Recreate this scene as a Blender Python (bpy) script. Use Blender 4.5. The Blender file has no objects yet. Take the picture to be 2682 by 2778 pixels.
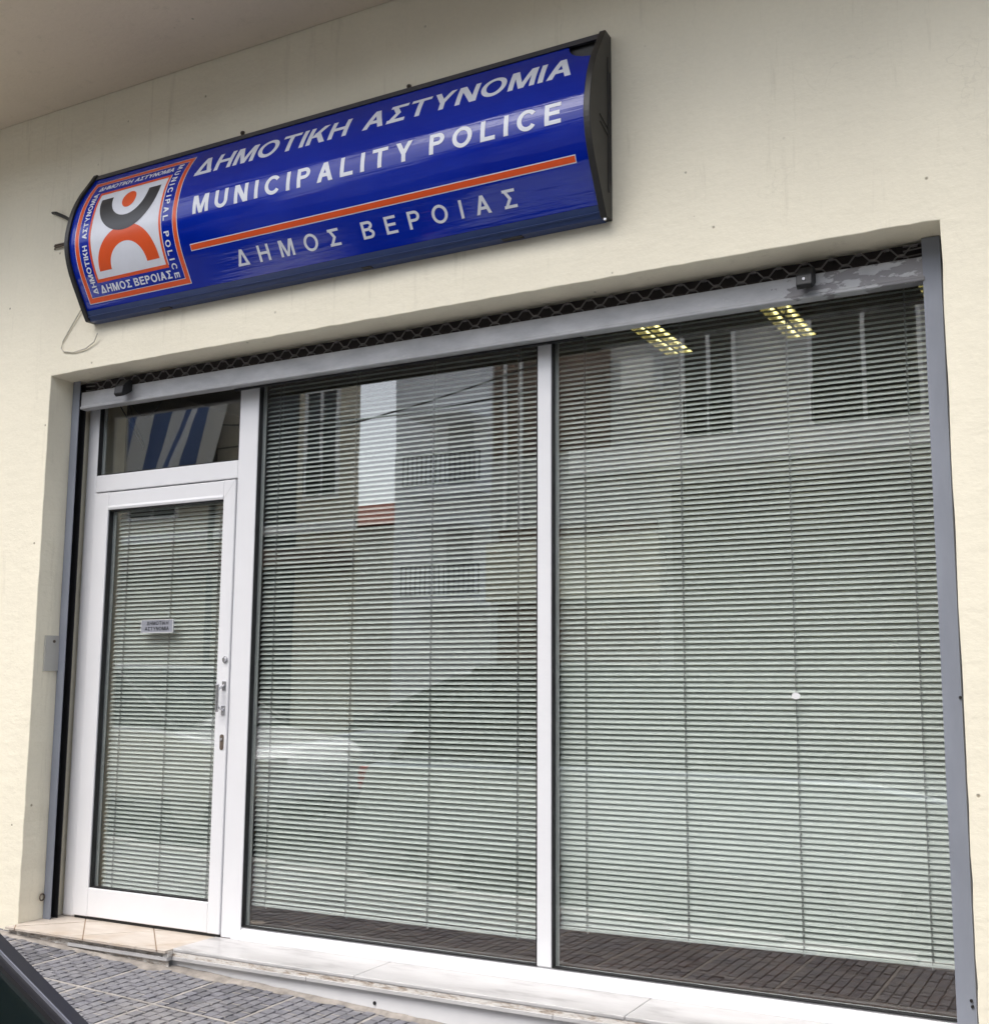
import bpy, bmesh, math, random
from mathutils import Vector, Matrix
from mathutils.geometry import delaunay_2d_cdt
random.seed(7)
R = math.radians
SC = bpy.context.scene
COL = SC.collection

# ------------------------------------------------------------------ camera
cam_d = bpy.data.cameras.new('camera')
cam = bpy.data.objects.new('camera', cam_d)
COL.objects.link(cam)
right = Vector((0.88577742, 0.46409986, 0.00311115)).normalized()
fwd = Vector((-0.46030148, 0.87763133, 0.13373776)).normalized()
up = right.cross(fwd).normalized()
m = Matrix((right, up, -fwd)).transposed().to_4x4()
m.translation = (0, -4.4, 1.2496)
cam.matrix_world = m
cam_d.sensor_fit = 'HORIZONTAL'
cam_d.sensor_width = 36
cam_d.lens = 3064.7 / 2682 * 36
# shift units are fractions of the longer image side
cam_d.shift_x = (1341 - 1416.8) / 2682
cam_d.shift_y = (1434.5 - 1389) / 2682
cam_d.clip_start = 0.05
cam_d.clip_end = 400
SC.camera = cam

# ------------------------------------------------------------------ world, sun, exposure
SUN_EL, SUN_AZ = R(62), math.atan2(-0.35, -0.94)
world = bpy.data.worlds.new('World')
SC.world = world
world.use_nodes = True
wn = world.node_tree.nodes
bg = wn['Background']
sky = wn.new('ShaderNodeTexSky')
sky.sky_type = 'NISHITA'
sky.sun_disc = False
sky.sun_elevation = SUN_EL
sky.sun_rotation = SUN_AZ
sky.air_density = 1.0
sky.dust_density = 4.0
sky.ozone_density = 1.0
hsv = wn.new('ShaderNodeHueSaturation')
hsv.inputs['Saturation'].default_value = 0.48
world.node_tree.links.new(sky.outputs[0], hsv.inputs['Color'])
world.node_tree.links.new(hsv.outputs[0], bg.inputs[0])
bg.inputs[1].default_value = 0.15
sun_d = bpy.data.lights.new('sun', 'SUN')
sun = bpy.data.objects.new('sun', sun_d)
COL.objects.link(sun)
sun_d.energy = 1.05
sun_d.angle = R(50)
sun_d.color = (1.0, 0.98, 0.96)
sdir = Vector((math.cos(SUN_EL) * math.sin(SUN_AZ), math.cos(SUN_EL) * math.cos(SUN_AZ), math.sin(SUN_EL)))
sun.rotation_euler = sdir.to_track_quat('Z', 'Y').to_euler()
SC.view_settings.view_transform = 'Standard'
SC.view_settings.look = 'None'
SC.view_settings.exposure = 1.12
SC.view_settings.gamma = 1
SC.cycles.use_denoising = True
SC.cycles.max_bounces = 8
SC.cycles.transparent_max_bounces = 24

# ------------------------------------------------------------------ materials
def nmat(name):
    mt = bpy.data.materials.new(name)
    mt.use_nodes = True
    nt = mt.node_tree
    return mt, nt, nt.nodes['Principled BSDF']

def coords(nt, scale=(1, 1, 1), rot=(0, 0, 0)):
    tc = nt.nodes.new('ShaderNodeTexCoord')
    mp = nt.nodes.new('ShaderNodeMapping')
    mp.inputs['Scale'].default_value = scale
    mp.inputs['Rotation'].default_value = rot
    nt.links.new(tc.outputs['Object'], mp.inputs[0])
    return mp.outputs[0]

def noise(nt, vec, scale, detail=4, rough=0.55):
    n = nt.nodes.new('ShaderNodeTexNoise')
    n.inputs['Scale'].default_value = scale
    n.inputs['Detail'].default_value = detail
    n.inputs['Roughness'].default_value = rough
    nt.links.new(vec, n.inputs['Vector'])
    return n.outputs[0]

def ramp(nt, fac, stops):
    r = nt.nodes.new('ShaderNodeValToRGB')
    e = r.color_ramp.elements
    while len(e) < len(stops):
        e.new(0.5)
    for el, (p, c) in zip(e, stops):
        el.position = p
        el.color = (*c, 1) if len(c) == 3 else c
    nt.links.new(fac, r.inputs[0])
    return r.outputs[0]

def mixc(nt, fac, a, b, mode='MIX'):
    x = nt.nodes.new('ShaderNodeMix')
    x.data_type = 'RGBA'
    x.blend_type = mode
    for sock, v in ((x.inputs[0], fac), (x.inputs[6], a), (x.inputs[7], b)):
        if hasattr(v, 'is_output'):
            nt.links.new(v, sock)
        elif isinstance(v, (int, float)):
            sock.default_value = v
        else:
            sock.default_value = (*v, 1)
    return x.outputs[2]

def bump(nt, p, h, strength=0.3, dist=0.002, prev=None):
    b = nt.nodes.new('ShaderNodeBump')
    b.inputs['Strength'].default_value = strength
    b.inputs['Distance'].default_value = dist
    nt.links.new(h, b.inputs['Height'])
    if prev is not None:
        nt.links.new(prev, b.inputs['Normal'])
    nt.links.new(b.outputs[0], p.inputs['Normal'])
    return b.outputs[0]

def simple(name, col, rough=0.5, metal=0.0, var=0.0, vscale=8.0, bmp=0.0, bscale=60.0, spec=0.5, coat=0.0, stretch=(1, 1, 1)):
    mt, nt, p = nmat(name)
    p.inputs['Base Color'].default_value = (*col, 1)
    p.inputs['Roughness'].default_value = rough
    p.inputs['Metallic'].default_value = metal
    p.inputs['Specular IOR Level'].default_value = spec
    p.inputs['Coat Weight'].default_value = coat
    if var or bmp:
        v = coords(nt, stretch)
    if var:
        n = noise(nt, v, vscale, 5, 0.6)
        lo = tuple(c * (1 - var) for c in col)
        hi = tuple(min(1, c * (1 + var)) for c in col)
        nt.links.new(ramp(nt, n, [(0.3, lo), (0.7, hi)]), p.inputs['Base Color'])
    if bmp:
        bump(nt, p, noise(nt, v, bscale, 4), bmp, 0.002)
    return mt

def plaster(name, col, dirt=(0.42, 0.37, 0.27), bmp=0.35):
    mt, nt, p = nmat(name)
    v = coords(nt)
    vs = coords(nt, (1, 1, 0.35))
    big = noise(nt, vs, 1.6, 6, 0.6)
    fine = noise(nt, v, 55, 5, 0.7)
    c1 = ramp(nt, big, [(0.3, tuple(c * 0.93 for c in col)), (0.65, col)])
    c2 = mixc(nt, 0.10, c1, ramp(nt, fine, [(0.35, tuple(c * 0.75 for c in col)), (0.6, col)]))
    # sparse pits and flecks
    vo = nt.nodes.new('ShaderNodeTexVoronoi')
    vo.inputs['Scale'].default_value = 9
    nt.links.new(v, vo.inputs['Vector'])
    spot = ramp(nt, vo.outputs['Distance'], [(0.035, (1, 1, 1)), (0.075, (0, 0, 0))])
    gate = ramp(nt, noise(nt, v, 3.1, 3), [(0.52, (0, 0, 0)), (0.6, (1, 1, 1))])
    fac = nt.nodes.new('ShaderNodeMath'); fac.operation = 'MULTIPLY'
    nt.links.new(spot, fac.inputs[0]); nt.links.new(gate, fac.inputs[1])
    c3 = mixc(nt, fac.outputs[0], c2, tuple(d * 0.8 for d in dirt))
    # weathered streaks
    st = noise(nt, coords(nt, (7, 7, 0.6)), 2.0, 6, 0.7)
    sm = ramp(nt, st, [(0.58, (0, 0, 0)), (0.85, (0.5, 0.5, 0.5))])
    c4 = mixc(nt, sm, c3, dirt)
    dv = nt.nodes.new('ShaderNodeVectorMath'); dv.operation = 'MULTIPLY_ADD'
    nt.links.new(nt.nodes.new('ShaderNodeTexNoise').outputs['Color'], dv.inputs[0])
    ns = dv.inputs[0].links[0].from_node; ns.inputs['Scale'].default_value = 3.5; ns.inputs['Detail'].default_value = 6
    nt.links.new(v, ns.inputs['Vector'])
    dv.inputs[1].default_value = (0.5, 0.5, 0.5); nt.links.new(v, dv.inputs[2])
    ve = nt.nodes.new('ShaderNodeTexVoronoi'); ve.feature = 'DISTANCE_TO_EDGE'; ve.inputs['Scale'].default_value = 1.1
    nt.links.new(dv.outputs[0], ve.inputs['Vector'])
    cr_ = ramp(nt, ve.outputs['Distance'], [(0.001, (1, 1, 1)), (0.003, (0, 0, 0))])
    g2 = ramp(nt, noise(nt, v, 1.7, 3), [(0.54, (0, 0, 0)), (0.66, (0.13, 0.13, 0.13))])
    cf = nt.nodes.new('ShaderNodeMath'); cf.operation = 'MULTIPLY'
    nt.links.new(cr_, cf.inputs[0]); nt.links.new(g2, cf.inputs[1])
    c4 = mixc(nt, cf.outputs[0], c4, tuple(d * 0.75 for d in dirt))
    nt.links.new(c4, p.inputs['Base Color'])
    p.inputs['Roughness'].default_value = 0.85
    p.inputs['Specular IOR Level'].default_value = 0.25
    b1 = bump(nt, p, noise(nt, v, 22, 4, 0.6), bmp, 0.006)
    b2 = bump(nt, p, noise(nt, coords(nt, (1, 1, 2.2)), 7, 5, 0.6), bmp, 0.012, bump(nt, p, fine, bmp, 0.0025, b1))
    bump(nt, p, fac.outputs[0], 0.5, -0.004, b2)
    return mt

M = {}
M['wall'] = plaster('cream render', (0.84, 0.785, 0.635), bmp=0.30)
M['alu'] = simple('white aluminium', (0.75, 0.75, 0.765), 0.32, var=0.025, vscale=3, bmp=0.02, bscale=30)
M['gasket_shade'] = simple('black rubber and shade', (0.012, 0.012, 0.013), 0.5)  # gasket rubber, also the painted shade in the jambs and door gap
M['spacer'] = simple('grey spacer', (0.62, 0.63, 0.62), 0.4)
M['slat'] = simple('pale slat enamel', (0.68, 0.72, 0.69), 0.42, var=0.02, vscale=2)
M['cord'] = simple('grey cord', (0.30, 0.31, 0.30), 0.8)
M['guide'] = simple('blue grey paint', (0.235, 0.255, 0.305), 0.45, var=0.10, vscale=7, bmp=0.10, bscale=45, stretch=(1, 1, 0.3))
M['black'] = simple('black slot', (0.008, 0.008, 0.009), 0.7)
M['rubber'] = simple('black stop rubber', (0.008, 0.0085, 0.01), 0.55, bmp=0.1)
M['mesh'] = simple('dark lattice steel', (0.17, 0.16, 0.16), 0.55, metal=0.2, var=0.25, vscale=30)
M['capblack'] = simple('black plastic', (0.018, 0.017, 0.016), 0.42, var=0.2, vscale=10, bmp=0.06, bscale=80)
M['prof_top'] = simple('dark grey profile', (0.045, 0.047, 0.06), 0.4, var=0.1)
M['prof_bot'] = simple('navy profile', (0.022, 0.045, 0.14), 0.33, var=0.08)
M['white_vinyl'] = simple('white vinyl', (0.70, 0.72, 0.78), 0.3, var=0.03, vscale=15)
M['orange'] = simple('orange vinyl', (0.72, 0.085, 0.012), 0.3, var=0.05, vscale=10)
M['ink'] = simple('black vinyl', (0.022, 0.024, 0.03), 0.3)
M['plate'] = simple('brushed plate', (0.36, 0.37, 0.42), 0.4, metal=0.3, var=0.06, vscale=20)
M['steel'] = simple('satin steel', (0.55, 0.55, 0.57), 0.25, metal=0.9)
M['plinth'] = simple('grey painted plinth', (0.70, 0.695, 0.70), 0.7, var=0.06, vscale=4, bmp=0.15, bscale=30)
M['floor_in'] = simple('dark floor', (0.38, 0.18, 0.125), 0.35, var=0.3, vscale=6)
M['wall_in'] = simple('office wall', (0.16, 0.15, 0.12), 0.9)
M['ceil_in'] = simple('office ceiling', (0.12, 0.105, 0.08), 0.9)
M['grey_plastic'] = simple('grey plastic', (0.42, 0.41, 0.38), 0.5, var=0.05)
M['cable_b'] = simple('black cable', (0.012, 0.012, 0.012), 0.5)
M['cable_w'] = simple('dirty white cable', (0.50, 0.47, 0.40), 0.6)
M['rust'] = simple('rusty metal', (0.10, 0.075, 0.055), 0.7, var=0.4, vscale=60)
M['asphalt'] = simple('asphalt', (0.055, 0.055, 0.057), 0.9, var=0.25, vscale=4, bmp=0.3, bscale=120)
M['kerb'] = simple('kerb stone', (0.32, 0.31, 0.30), 0.85, var=0.12, vscale=6, bmp=0.2)
M['mortar'] = simple('pale mortar', (0.285, 0.265, 0.245), 0.9, var=0.35, vscale=14, bmp=0.4, bscale=90)
M['gap'] = simple('dark paving bed', (0.13, 0.122, 0.12), 0.95, var=0.4, vscale=25)  # paving bed, coloured dark to stand for shadow in the narrow gaps
M['oppgrey'] = simple('grey facade', (0.52, 0.515, 0.52), 0.9, var=0.08, vscale=1.2)
M['oppband'] = simple('white facade', (0.88, 0.88, 0.89), 0.9, var=0.05, vscale=1.2)
M['oppbrown'] = simple('brown brick facade', (0.22, 0.16, 0.135), 0.9, var=0.2, vscale=3)
M['oppbeige'] = simple('beige facade', (0.62, 0.57, 0.47), 0.9, var=0.1, vscale=1)
M['oppdark'] = simple('dark opening', (0.02, 0.02, 0.022), 0.25)
M['awning'] = simple('cream shopfront', (0.70, 0.66, 0.54), 0.8, var=0.1)
M['redroof'] = simple('red roof tiles', (0.30, 0.085, 0.05), 0.85, var=0.2, vscale=6)
M['tyre'] = simple('tyre rubber', (0.015, 0.015, 0.015), 0.8)
M['rim'] = simple('alloy rim', (0.45, 0.45, 0.46), 0.35, metal=0.8)
M['car_dark'] = simple('charcoal car paint', (0.016, 0.017, 0.023), 0.4, coat=0.3)
M['car_roof'] = simple('pale blue car paint', (0.50, 0.56, 0.60), 0.22, metal=0.25, coat=1.0)
M['car_trim'] = simple('black car trim', (0.010, 0.010, 0.013), 0.35)
M['car_edge'] = simple('grey car trim', (0.16, 0.165, 0.20), 0.35)
M['car_silver'] = simple('silver car paint', (0.55, 0.57, 0.60), 0.3, metal=0.4, coat=0.7)
M['car_white'] = simple('white car paint', (0.78, 0.79, 0.80), 0.3, coat=0.7)
M['car_glass'] = simple('dark green car glass', (0.002, 0.006, 0.007), 0.06, spec=0.3)
M['lamp_red'] = simple('red lamp lens', (0.55, 0.02, 0.02), 0.2)
M['lamp_clear'] = simple('clear lamp lens', (0.7, 0.7, 0.7), 0.1)
M['flag_blue'] = simple('blue cloth', (0.10, 0.16, 0.34), 0.9)
M['flag_white'] = simple('white cloth', (0.72, 0.72, 0.72), 0.9)
M['lamp_body'] = simple('lamp tray metal', (0.30, 0.28, 0.16), 0.25, metal=0.7)

def mk_tube():
    mt, nt, p = nmat('fluorescent tube')
    p.inputs['Base Color'].default_value = (0.9, 0.9, 0.8, 1)
    p.inputs['Emission Color'].default_value = (1.0, 0.94, 0.66, 1)
    p.inputs['Emission Strength'].default_value = 7
    return mt
M['tube'] = mk_tube()

def mk_glass():
    mt, nt, p = nmat('window glass')
    nt.nodes.remove(p)
    out = nt.nodes['Material Output']
    tr = nt.nodes.new('ShaderNodeBsdfTransparent'); tr.inputs[0].default_value = (0.978, 0.993, 0.984, 1)
    gl = nt.nodes.new('ShaderNodeBsdfGlossy'); gl.inputs['Roughness'].default_value = 0.004
    lw = nt.nodes.new('ShaderNodeLayerWeight'); lw.inputs['Blend'].default_value = 0.5
    pw = nt.nodes.new('ShaderNodeMath'); pw.operation = 'POWER'; pw.inputs[1].default_value = 5
    nt.links.new(lw.outputs['Facing'], pw.inputs[0])
    fr = nt.nodes.new('ShaderNodeMath'); fr.operation = 'MULTIPLY_ADD'; fr.inputs[1].default_value = 0.84; fr.inputs[2].default_value = 0.16
    nt.links.new(pw.outputs[0], fr.inputs[0])
    mx = nt.nodes.new('ShaderNodeMixShader')
    nt.links.new(fr.outputs[0], mx.inputs[0]); nt.links.new(tr.outputs[0], mx.inputs[1]); nt.links.new(gl.outputs[0], mx.inputs[2])
    # very slight float-glass waviness
    v = coords(nt)
    b = nt.nodes.new('ShaderNodeBump'); b.inputs['Strength'].default_value = 0.04; b.inputs['Distance'].default_value = 0.004
    nt.links.new(noise(nt, v, 2.2, 2), b.inputs['Height']); nt.links.new(b.outputs[0], gl.inputs['Normal'])
    nt.links.new(mx.outputs[0], out.inputs[0])
    return mt
M['glass'] = mk_glass()

def mk_film():
    mt, nt, p = nmat('blue sign film')
    v = coords(nt, (0.35, 1, 9))
    n = noise(nt, v, 4, 4, 0.5)
    p.inputs['Base Color'].default_value = (0.004, 0.012, 0.30, 1)
    c = ramp(nt, noise(nt, coords(nt), 3, 4), [(0.3, (0.0005, 0.015, 0.29)), (0.7, (0.001, 0.022, 0.36))])
    nt.links.new(c, p.inputs['Base Color'])
    p.inputs['Roughness'].default_value = 0.07
    p.inputs['Specular IOR Level'].default_value = 0.42
    bump(nt, p, n, 0.16, 0.010)
    return mt
M['film'] = mk_film()

def mk_galv():
    mt, nt, p = nmat('galvanised bar with flaking paint')
    v = coords(nt)
    n = noise(nt, coords(nt, (0.4, 1, 1)), 14, 6, 0.65)
    base = ramp(nt, n, [(0.3, (0.36, 0.365, 0.38)), (0.7, (0.50, 0.505, 0.52))])
    n2 = noise(nt, coords(nt, (0.5, 1, 1.2)), 16, 5, 0.6)
    x = nt.nodes.new('ShaderNodeSeparateXYZ'); nt.links.new(v, x.inputs[0])
    mr = nt.nodes.new('ShaderNodeMapRange')
    mr.inputs[1].default_value = -1.7; mr.inputs[2].default_value = -0.8; mr.inputs[3].default_value = -0.28; mr.inputs[4].default_value = 0.06
    nt.links.new(x.outputs[0], mr.inputs[0])
    ad = nt.nodes.new('ShaderNodeMath'); ad.operation = 'ADD'
    nt.links.new(n2, ad.inputs[0]); nt.links.new(mr.outputs[0], ad.inputs[1])
    fl = ramp(nt, ad.outputs[0], [(0.50, (0, 0, 0)), (0.53, (1, 1, 1))])
    c = mixc(nt, fl, base, (0.22, 0.215, 0.225))
    wh = ramp(nt, noise(nt, v, 45, 3), [(0.68, (0, 0, 0)), (0.74, (0.7, 0.7, 0.7))])
    c = mixc(nt, wh, c, (0.5, 0.5, 0.5))
    nt.links.new(c, p.inputs['Base Color'])
    p.inputs['Roughness'].default_value = 0.42
    p.inputs['Metallic'].default_value = 0.15
    b1 = bump(nt, p, fl, 0.35, -0.002)
    bump(nt, p, noise(nt, v, 30, 3), 0.15, 0.002, b1)
    return mt
M['galv'] = mk_galv()

def mk_marble():
    mt, nt, p = nmat('white marble')
    v = coords(nt, (1.0, 3.2, 2), (0, 0, R(14)))
    n = noise(nt, v, 3.2, 8, 0.62)
    c = ramp(nt, n, [(0.34, (0.33, 0.32, 0.315)), (0.45, (0.45, 0.44, 0.435)), (0.62, (0.51, 0.50, 0.495))])
    n2 = noise(nt, coords(nt), 26, 4)
    c = mixc(nt, ramp(nt, n2, [(0.62, (0, 0, 0)), (0.8, (0.4, 0.4, 0.4))]), c, (0.42, 0.39, 0.35))
    nt.links.new(c, p.inputs['Base Color'])
    p.inputs['Roughness'].default_value = 0.28
    bump(nt, p, n2, 0.05, 0.002)
    return mt
M['marble'] = mk_marble()

def mk_rough_edge():
    mt, nt, p = nmat('flaking mortar edge')
    n = noise(nt, coords(nt, (0.6, 1, 2.5)), 30, 6, 0.7)
    c = ramp(nt, n, [(0.36, (0.30, 0.24, 0.19)), (0.45, (0.48, 0.42, 0.365)), (0.54, (0.66, 0.63, 0.59))])
    nt.links.new(c, p.inputs['Base Color'])
    p.inputs['Roughness'].default_value = 0.9
    bump(nt, p, n, 0.8, 0.008)
    return mt
M['rough'] = mk_rough_edge()

def mk_tile():
    mt, nt, p = nmat('beige step tile')
    v = coords(nt, (1, 2.6, 1), (0, 0, R(-48)))
    n = noise(nt, v, 7, 6, 0.6)
    c = ramp(nt, n, [(0.3, (0.44, 0.38, 0.325)), (0.7, (0.54, 0.485, 0.425))])
    # foot-worn brown along the door and toward the left corner
    d = noise(nt, coords(nt), 5, 4)
    c = mixc(nt, ramp(nt, d, [(0.5, (0, 0, 0)), (0.75, (0.45, 0.45, 0.45))]), c, (0.38, 0.27, 0.17))
    nt.links.new(c, p.inputs['Base Color'])
    p.inputs['Roughness'].default_value = 0.5
    bump(nt, p, n, 0.08, 0.002)
    return mt
M['tile'] = mk_tile()

def mk_brick():
    mt, nt, p = nmat('grey paving stone')
    at = nt.nodes.new('ShaderNodeAttribute'); at.attribute_name = 'tone'
    v = coords(nt)
    n = noise(nt, v, 18, 6, 0.7)
    c = ramp(nt, n, [(0.3, (0.125, 0.124, 0.136)), (0.7, (0.212, 0.208, 0.224))])
    c = mixc(nt, 1.0, c, at.outputs['Color'], 'MULTIPLY')
    sp = ramp(nt, noise(nt, v, 140, 3, 0.6), [(0.68, (0, 0, 0)), (0.76, (0.7, 0.7, 0.7))])
    c = mixc(nt, sp, c, (0.42, 0.41, 0.41))
    du = ramp(nt, noise(nt, v, 3.2, 5, 0.65), [(0.48, (0, 0, 0)), (0.72, (0.6, 0.6, 0.6))])
    c = mixc(nt, du, c, (0.27, 0.255, 0.245))
    nt.links.new(c, p.inputs['Base Color'])
    p.inputs['Roughness'].default_value = 0.75
    bump(nt, p, n, 0.35, 0.004)
    return mt
M['brick'] = mk_brick()

# ------------------------------------------------------------------ object helpers
def link_mesh(name, bm, mat, parent=None, smooth=False):
    me = bpy.data.meshes.new(name)
    bm.normal_update()
    bm.to_mesh(me); bm.free()
    if mat is not None:
        me.materials.append(mat)
    if smooth:
        for f in me.polygons:
            f.use_smooth = True
    o = bpy.data.objects.new(name, me)
    COL.objects.link(o)
    if parent is not None:
        o.parent = parent
        o.matrix_parent_inverse = parent.matrix_world.inverted() if parent.type != 'EMPTY' else Matrix.Translation(-PLOC.get(parent.name, Vector((0, 0, 0))))
    return o

PLOC = {}
def thing(name, label, cat, loc=(0, 0, 0), group=None):
    o = bpy.data.objects.new(name, None)
    o.empty_display_size = 0.2
    COL.objects.link(o)
    o.location = loc
    PLOC[o.name] = Vector(loc)
    tag(o, label, cat, group)
    return o

def tag(o, label=None, cat=None, group=None, kind=None):
    if label: o['label'] = label
    if cat: o['category'] = cat
    if group: o['group'] = group
    if kind: o['kind'] = kind
    return o

def BM():
    return bmesh.new()

def box(bm, x0, x1, y0, y1, z0, z1, bev=0.0, seg=2):
    vs = [bm.verts.new(p) for p in ((x0, y0, z0), (x1, y0, z0), (x1, y1, z0), (x0, y1, z0), (x0, y0, z1), (x1, y0, z1), (x1, y1, z1), (x0, y1, z1))]
    fs = [bm.faces.new([vs[i] for i in q]) for q in ((0, 3, 2, 1), (4, 5, 6, 7), (0, 1, 5, 4), (1, 2, 6, 5), (2, 3, 7, 6), (3, 0, 4, 7))]
    if bev > 0:
        es = {e for f in fs for e in f.edges}
        bmesh.ops.bevel(bm, geom=list(es), offset=bev, segments=seg, affect='EDGES', profile=0.5)
    return bm

def boxo(name, mat, parent, x0, x1, y0, y1, z0, z1, bev=0.0):
    return link_mesh(name, box(BM(), x0, x1, y0, y1, z0, z1, bev), mat, parent)

def prism(bm, pts, axis, a0, a1):
    """extrude a 2D polygon along an axis; pts are the other two coordinates in xyz order"""
    def P(p, a):
        return {'x': (a, p[0], p[1]), 'y': (p[0], a, p[1]), 'z': (p[0], p[1], a)}[axis]
    A = [bm.verts.new(P(p, a0)) for p in pts]
    B = [bm.verts.new(P(p, a1)) for p in pts]
    n = len(pts)
    f1 = bm.faces.new(A); f2 = bm.faces.new(B[::-1])
    for i in range(n):
        j = (i + 1) % n
        bm.faces.new((A[j], A[i], B[i], B[j]))
    bmesh.ops.recalc_face_normals(bm, faces=bm.faces[:])
    return bm

def tube(bm, pts, r, sides=6, cap=True):
    pts = [Vector(p) for p in pts]
    rings = []
    for i, p in enumerate(pts):
        t = (pts[min(i + 1, len(pts) - 1)] - pts[max(i - 1, 0)]).normalized()
        ref = Vector((0, 0, 1)) if abs(t.z) < 0.9 else Vector((1, 0, 0))
        a = t.cross(ref).normalized(); b = t.cross(a).normalized()
        rings.append([bm.verts.new(p + a * (r * math.cos(2 * math.pi * k / sides)) + b * (r * math.sin(2 * math.pi * k / sides))) for k in range(sides)])
    for u, v in zip(rings, rings[1:]):
        for k in range(sides):
            bm.faces.new((u[k], u[(k + 1) % sides], v[(k + 1) % sides], v[k]))
    if cap:
        bm.faces.new(rings[0][::-1]); bm.faces.new(rings[-1])
    return bm

def cyl(bm, c, axis, r, h, n=20, r2=None):
    c = Vector(c); r2 = r if r2 is None else r2
    ax = {'x': Vector((1, 0, 0)), 'y': Vector((0, 1, 0)), 'z': Vector((0, 0, 1))}[axis]
    a = Vector((0, 0, 1)) if axis != 'z' else Vector((1, 0, 0)); b = ax.cross(a)
    A = [bm.verts.new(c + a * r * math.cos(2 * math.pi * k / n) + b * r * math.sin(2 * math.pi * k / n)) for k in range(n)]
    B = [bm.verts.new(c + ax * h + a * r2 * math.cos(2 * math.pi * k / n) + b * r2 * math.sin(2 * math.pi * k / n)) for k in range(n)]
    bm.faces.new(A); bm.faces.new(B[::-1])
    for k in range(n):
        bm.faces.new((A[(k + 1) % n], A[k], B[k], B[(k + 1) % n]))
    bmesh.ops.recalc_face_normals(bm, faces=bm.faces[:])
    return bm

# ------------------------------------------------------------------ the ground
def gz(x, y):
    return -0.098 - 0.04 * (x + 3.65) + 0.015 * (y + 0.25)

def ground_sheet(name, mat, x0, x1, y0, y1, dz, nx=12, ny=6):
    bm = BM()
    V = [[bm.verts.new((x0 + (x1 - x0) * i / nx, y0 + (y1 - y0) * j / ny, gz(x0 + (x1 - x0) * i / nx, y0 + (y1 - y0) * j / ny) + dz)) for j in range(ny + 1)] for i in range(nx + 1)]
    for i in range(nx):
        for j in range(ny):
            bm.faces.new((V[i][j], V[i + 1][j], V[i + 1][j + 1], V[i][j + 1]))
    return tag(link_mesh(name, bm, mat), kind='structure')

ground_sheet('road', M['asphalt'], -60, 40, -60, -1.95, -0.13)
# paving stones laid as slabs of small bricks, with pale mortar between slabs
CROSS = []
def build_pavement():
    bm = BM()
    tone = bm.loops.layers.color.new('tone')
    S, X0, Y0 = 0.432, -4.125 - 0.432 * 8, -0.703
    jw = 0.0085
    for si in range(0, 20):
        for sj in range(-3, 2):
            sx, sy = X0 + si * S, Y0 + sj * S
            st = random.uniform(0.86, 1.1)
            for c in range(8):
                bw = (S - 2 * jw) / 8
                xa = sx + jw + c * bw + 0.0022
                xb = xa + bw - 0.0044 - random.uniform(0, 0.002)
                y = sy + jw - (0.0 if c % 2 else 0.5) * (S - 2 * jw) / 7
                for k in range(9):
                    ya = max(y + k * (S - 2 * jw) / 7 + 0.0036, sy + jw)
                    yb = min(y + (k + 1) * (S - 2 * jw) / 7 - 0.0036, sy + S - jw)
                    if yb - ya < 0.015 or ya > -0.255:
                        continue
                    yb = min(yb, -0.252)
                    if random.random() < 0.22:
                        continue_gap = random.uniform(0.0, 0.004); ya += continue_gap
                    if random.random() < 0.30:
                        CROSS.append((xa, xb, yb, yb + 0.007))
                    t = st * random.uniform(0.88, 1.12)
                    h = random.uniform(-0.0022, 0.0012)
                    e = 0.0022
                    P = []
                    for (px, py) in ((xa, ya), (xb, ya), (xb, yb), (xa, yb)):
                        P.append((px, py))
                    top = [bm.verts.new((px + (e if px == xa else -e), py + (e if py == ya else -e), gz(px, py) + h + random.uniform(-0.0006, 0.0006))) for px, py in P]
                    bot = [bm.verts.new((px, py, gz(px, py) - 0.012)) for px, py in P]
                    fs = [bm.faces.new(top)]
                    for i in range(4):
                        j = (i + 1) % 4
                        fs.append(bm.faces.new((bot[i], bot[j], top[j], top[i])))
                    for f in fs:
                        for l in f.loops:
                            l[tone] = (t, t, t * random.uniform(0.99, 1.03), 1)
    return tag(link_mesh('pavement', bm, M['brick']), kind='structure')
build_pavement()
ground_sheet('pavement_bed', M['gap'], -14, 6, -2.0, -0.24, -0.0075, 30, 8)
def build_joints():
    bm = BM()
    S, X0, Y0 = 0.432, -4.125 - 0.432 * 8, -0.703
    def strip(xa, xb, ya, yb, n, along):
        for i in range(n):
            f0, f1 = i / n, (i + 1) / n
            if along == 'x':
                q = [(xa + (xb - xa) * f0, ya), (xa + (xb - xa) * f1, ya), (xa + (xb - xa) * f1, yb), (xa + (xb - xa) * f0, yb)]
            else:
                q = [(xa, ya + (yb - ya) * f0), (xb, ya + (yb - ya) * f0), (xb, ya + (yb - ya) * f1), (xa, ya + (yb - ya) * f1)]
            vs = [bm.verts.new((x + random.uniform(-0.0018, 0.0018), y + random.uniform(-0.0018, 0.0018), gz(x, y) - (0.0018 if along == 'x' else 0.0026))) for x, y in q]
            bm.faces.new(vs)
    for sj in range(-3, 2):
        y = Y0 + sj * S
        strip(X0, X0 + 20 * S, y - jw2, y + jw2, 60, 'x')
    for si in range(0, 21):
        x = X0 + si * S
        strip(x - jw2, x + jw2, Y0 - 3 * S, -0.25, 12, 'y')
    for xa, xb, ya, yb in CROSS:
        if yb > -0.26: continue
        j = lambda: random.uniform(-0.0012, 0.0012)
        bm.faces.new([bm.verts.new((x + j(), y + j(), gz(x, y) - 0.0016)) for x, y in ((xa, ya), (xb, ya), (xb, yb), (xa, yb))])
    return tag(link_mesh('pavement_joints', bm, M['mortar']), kind='structure')
jw2 = 0.0078
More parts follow.
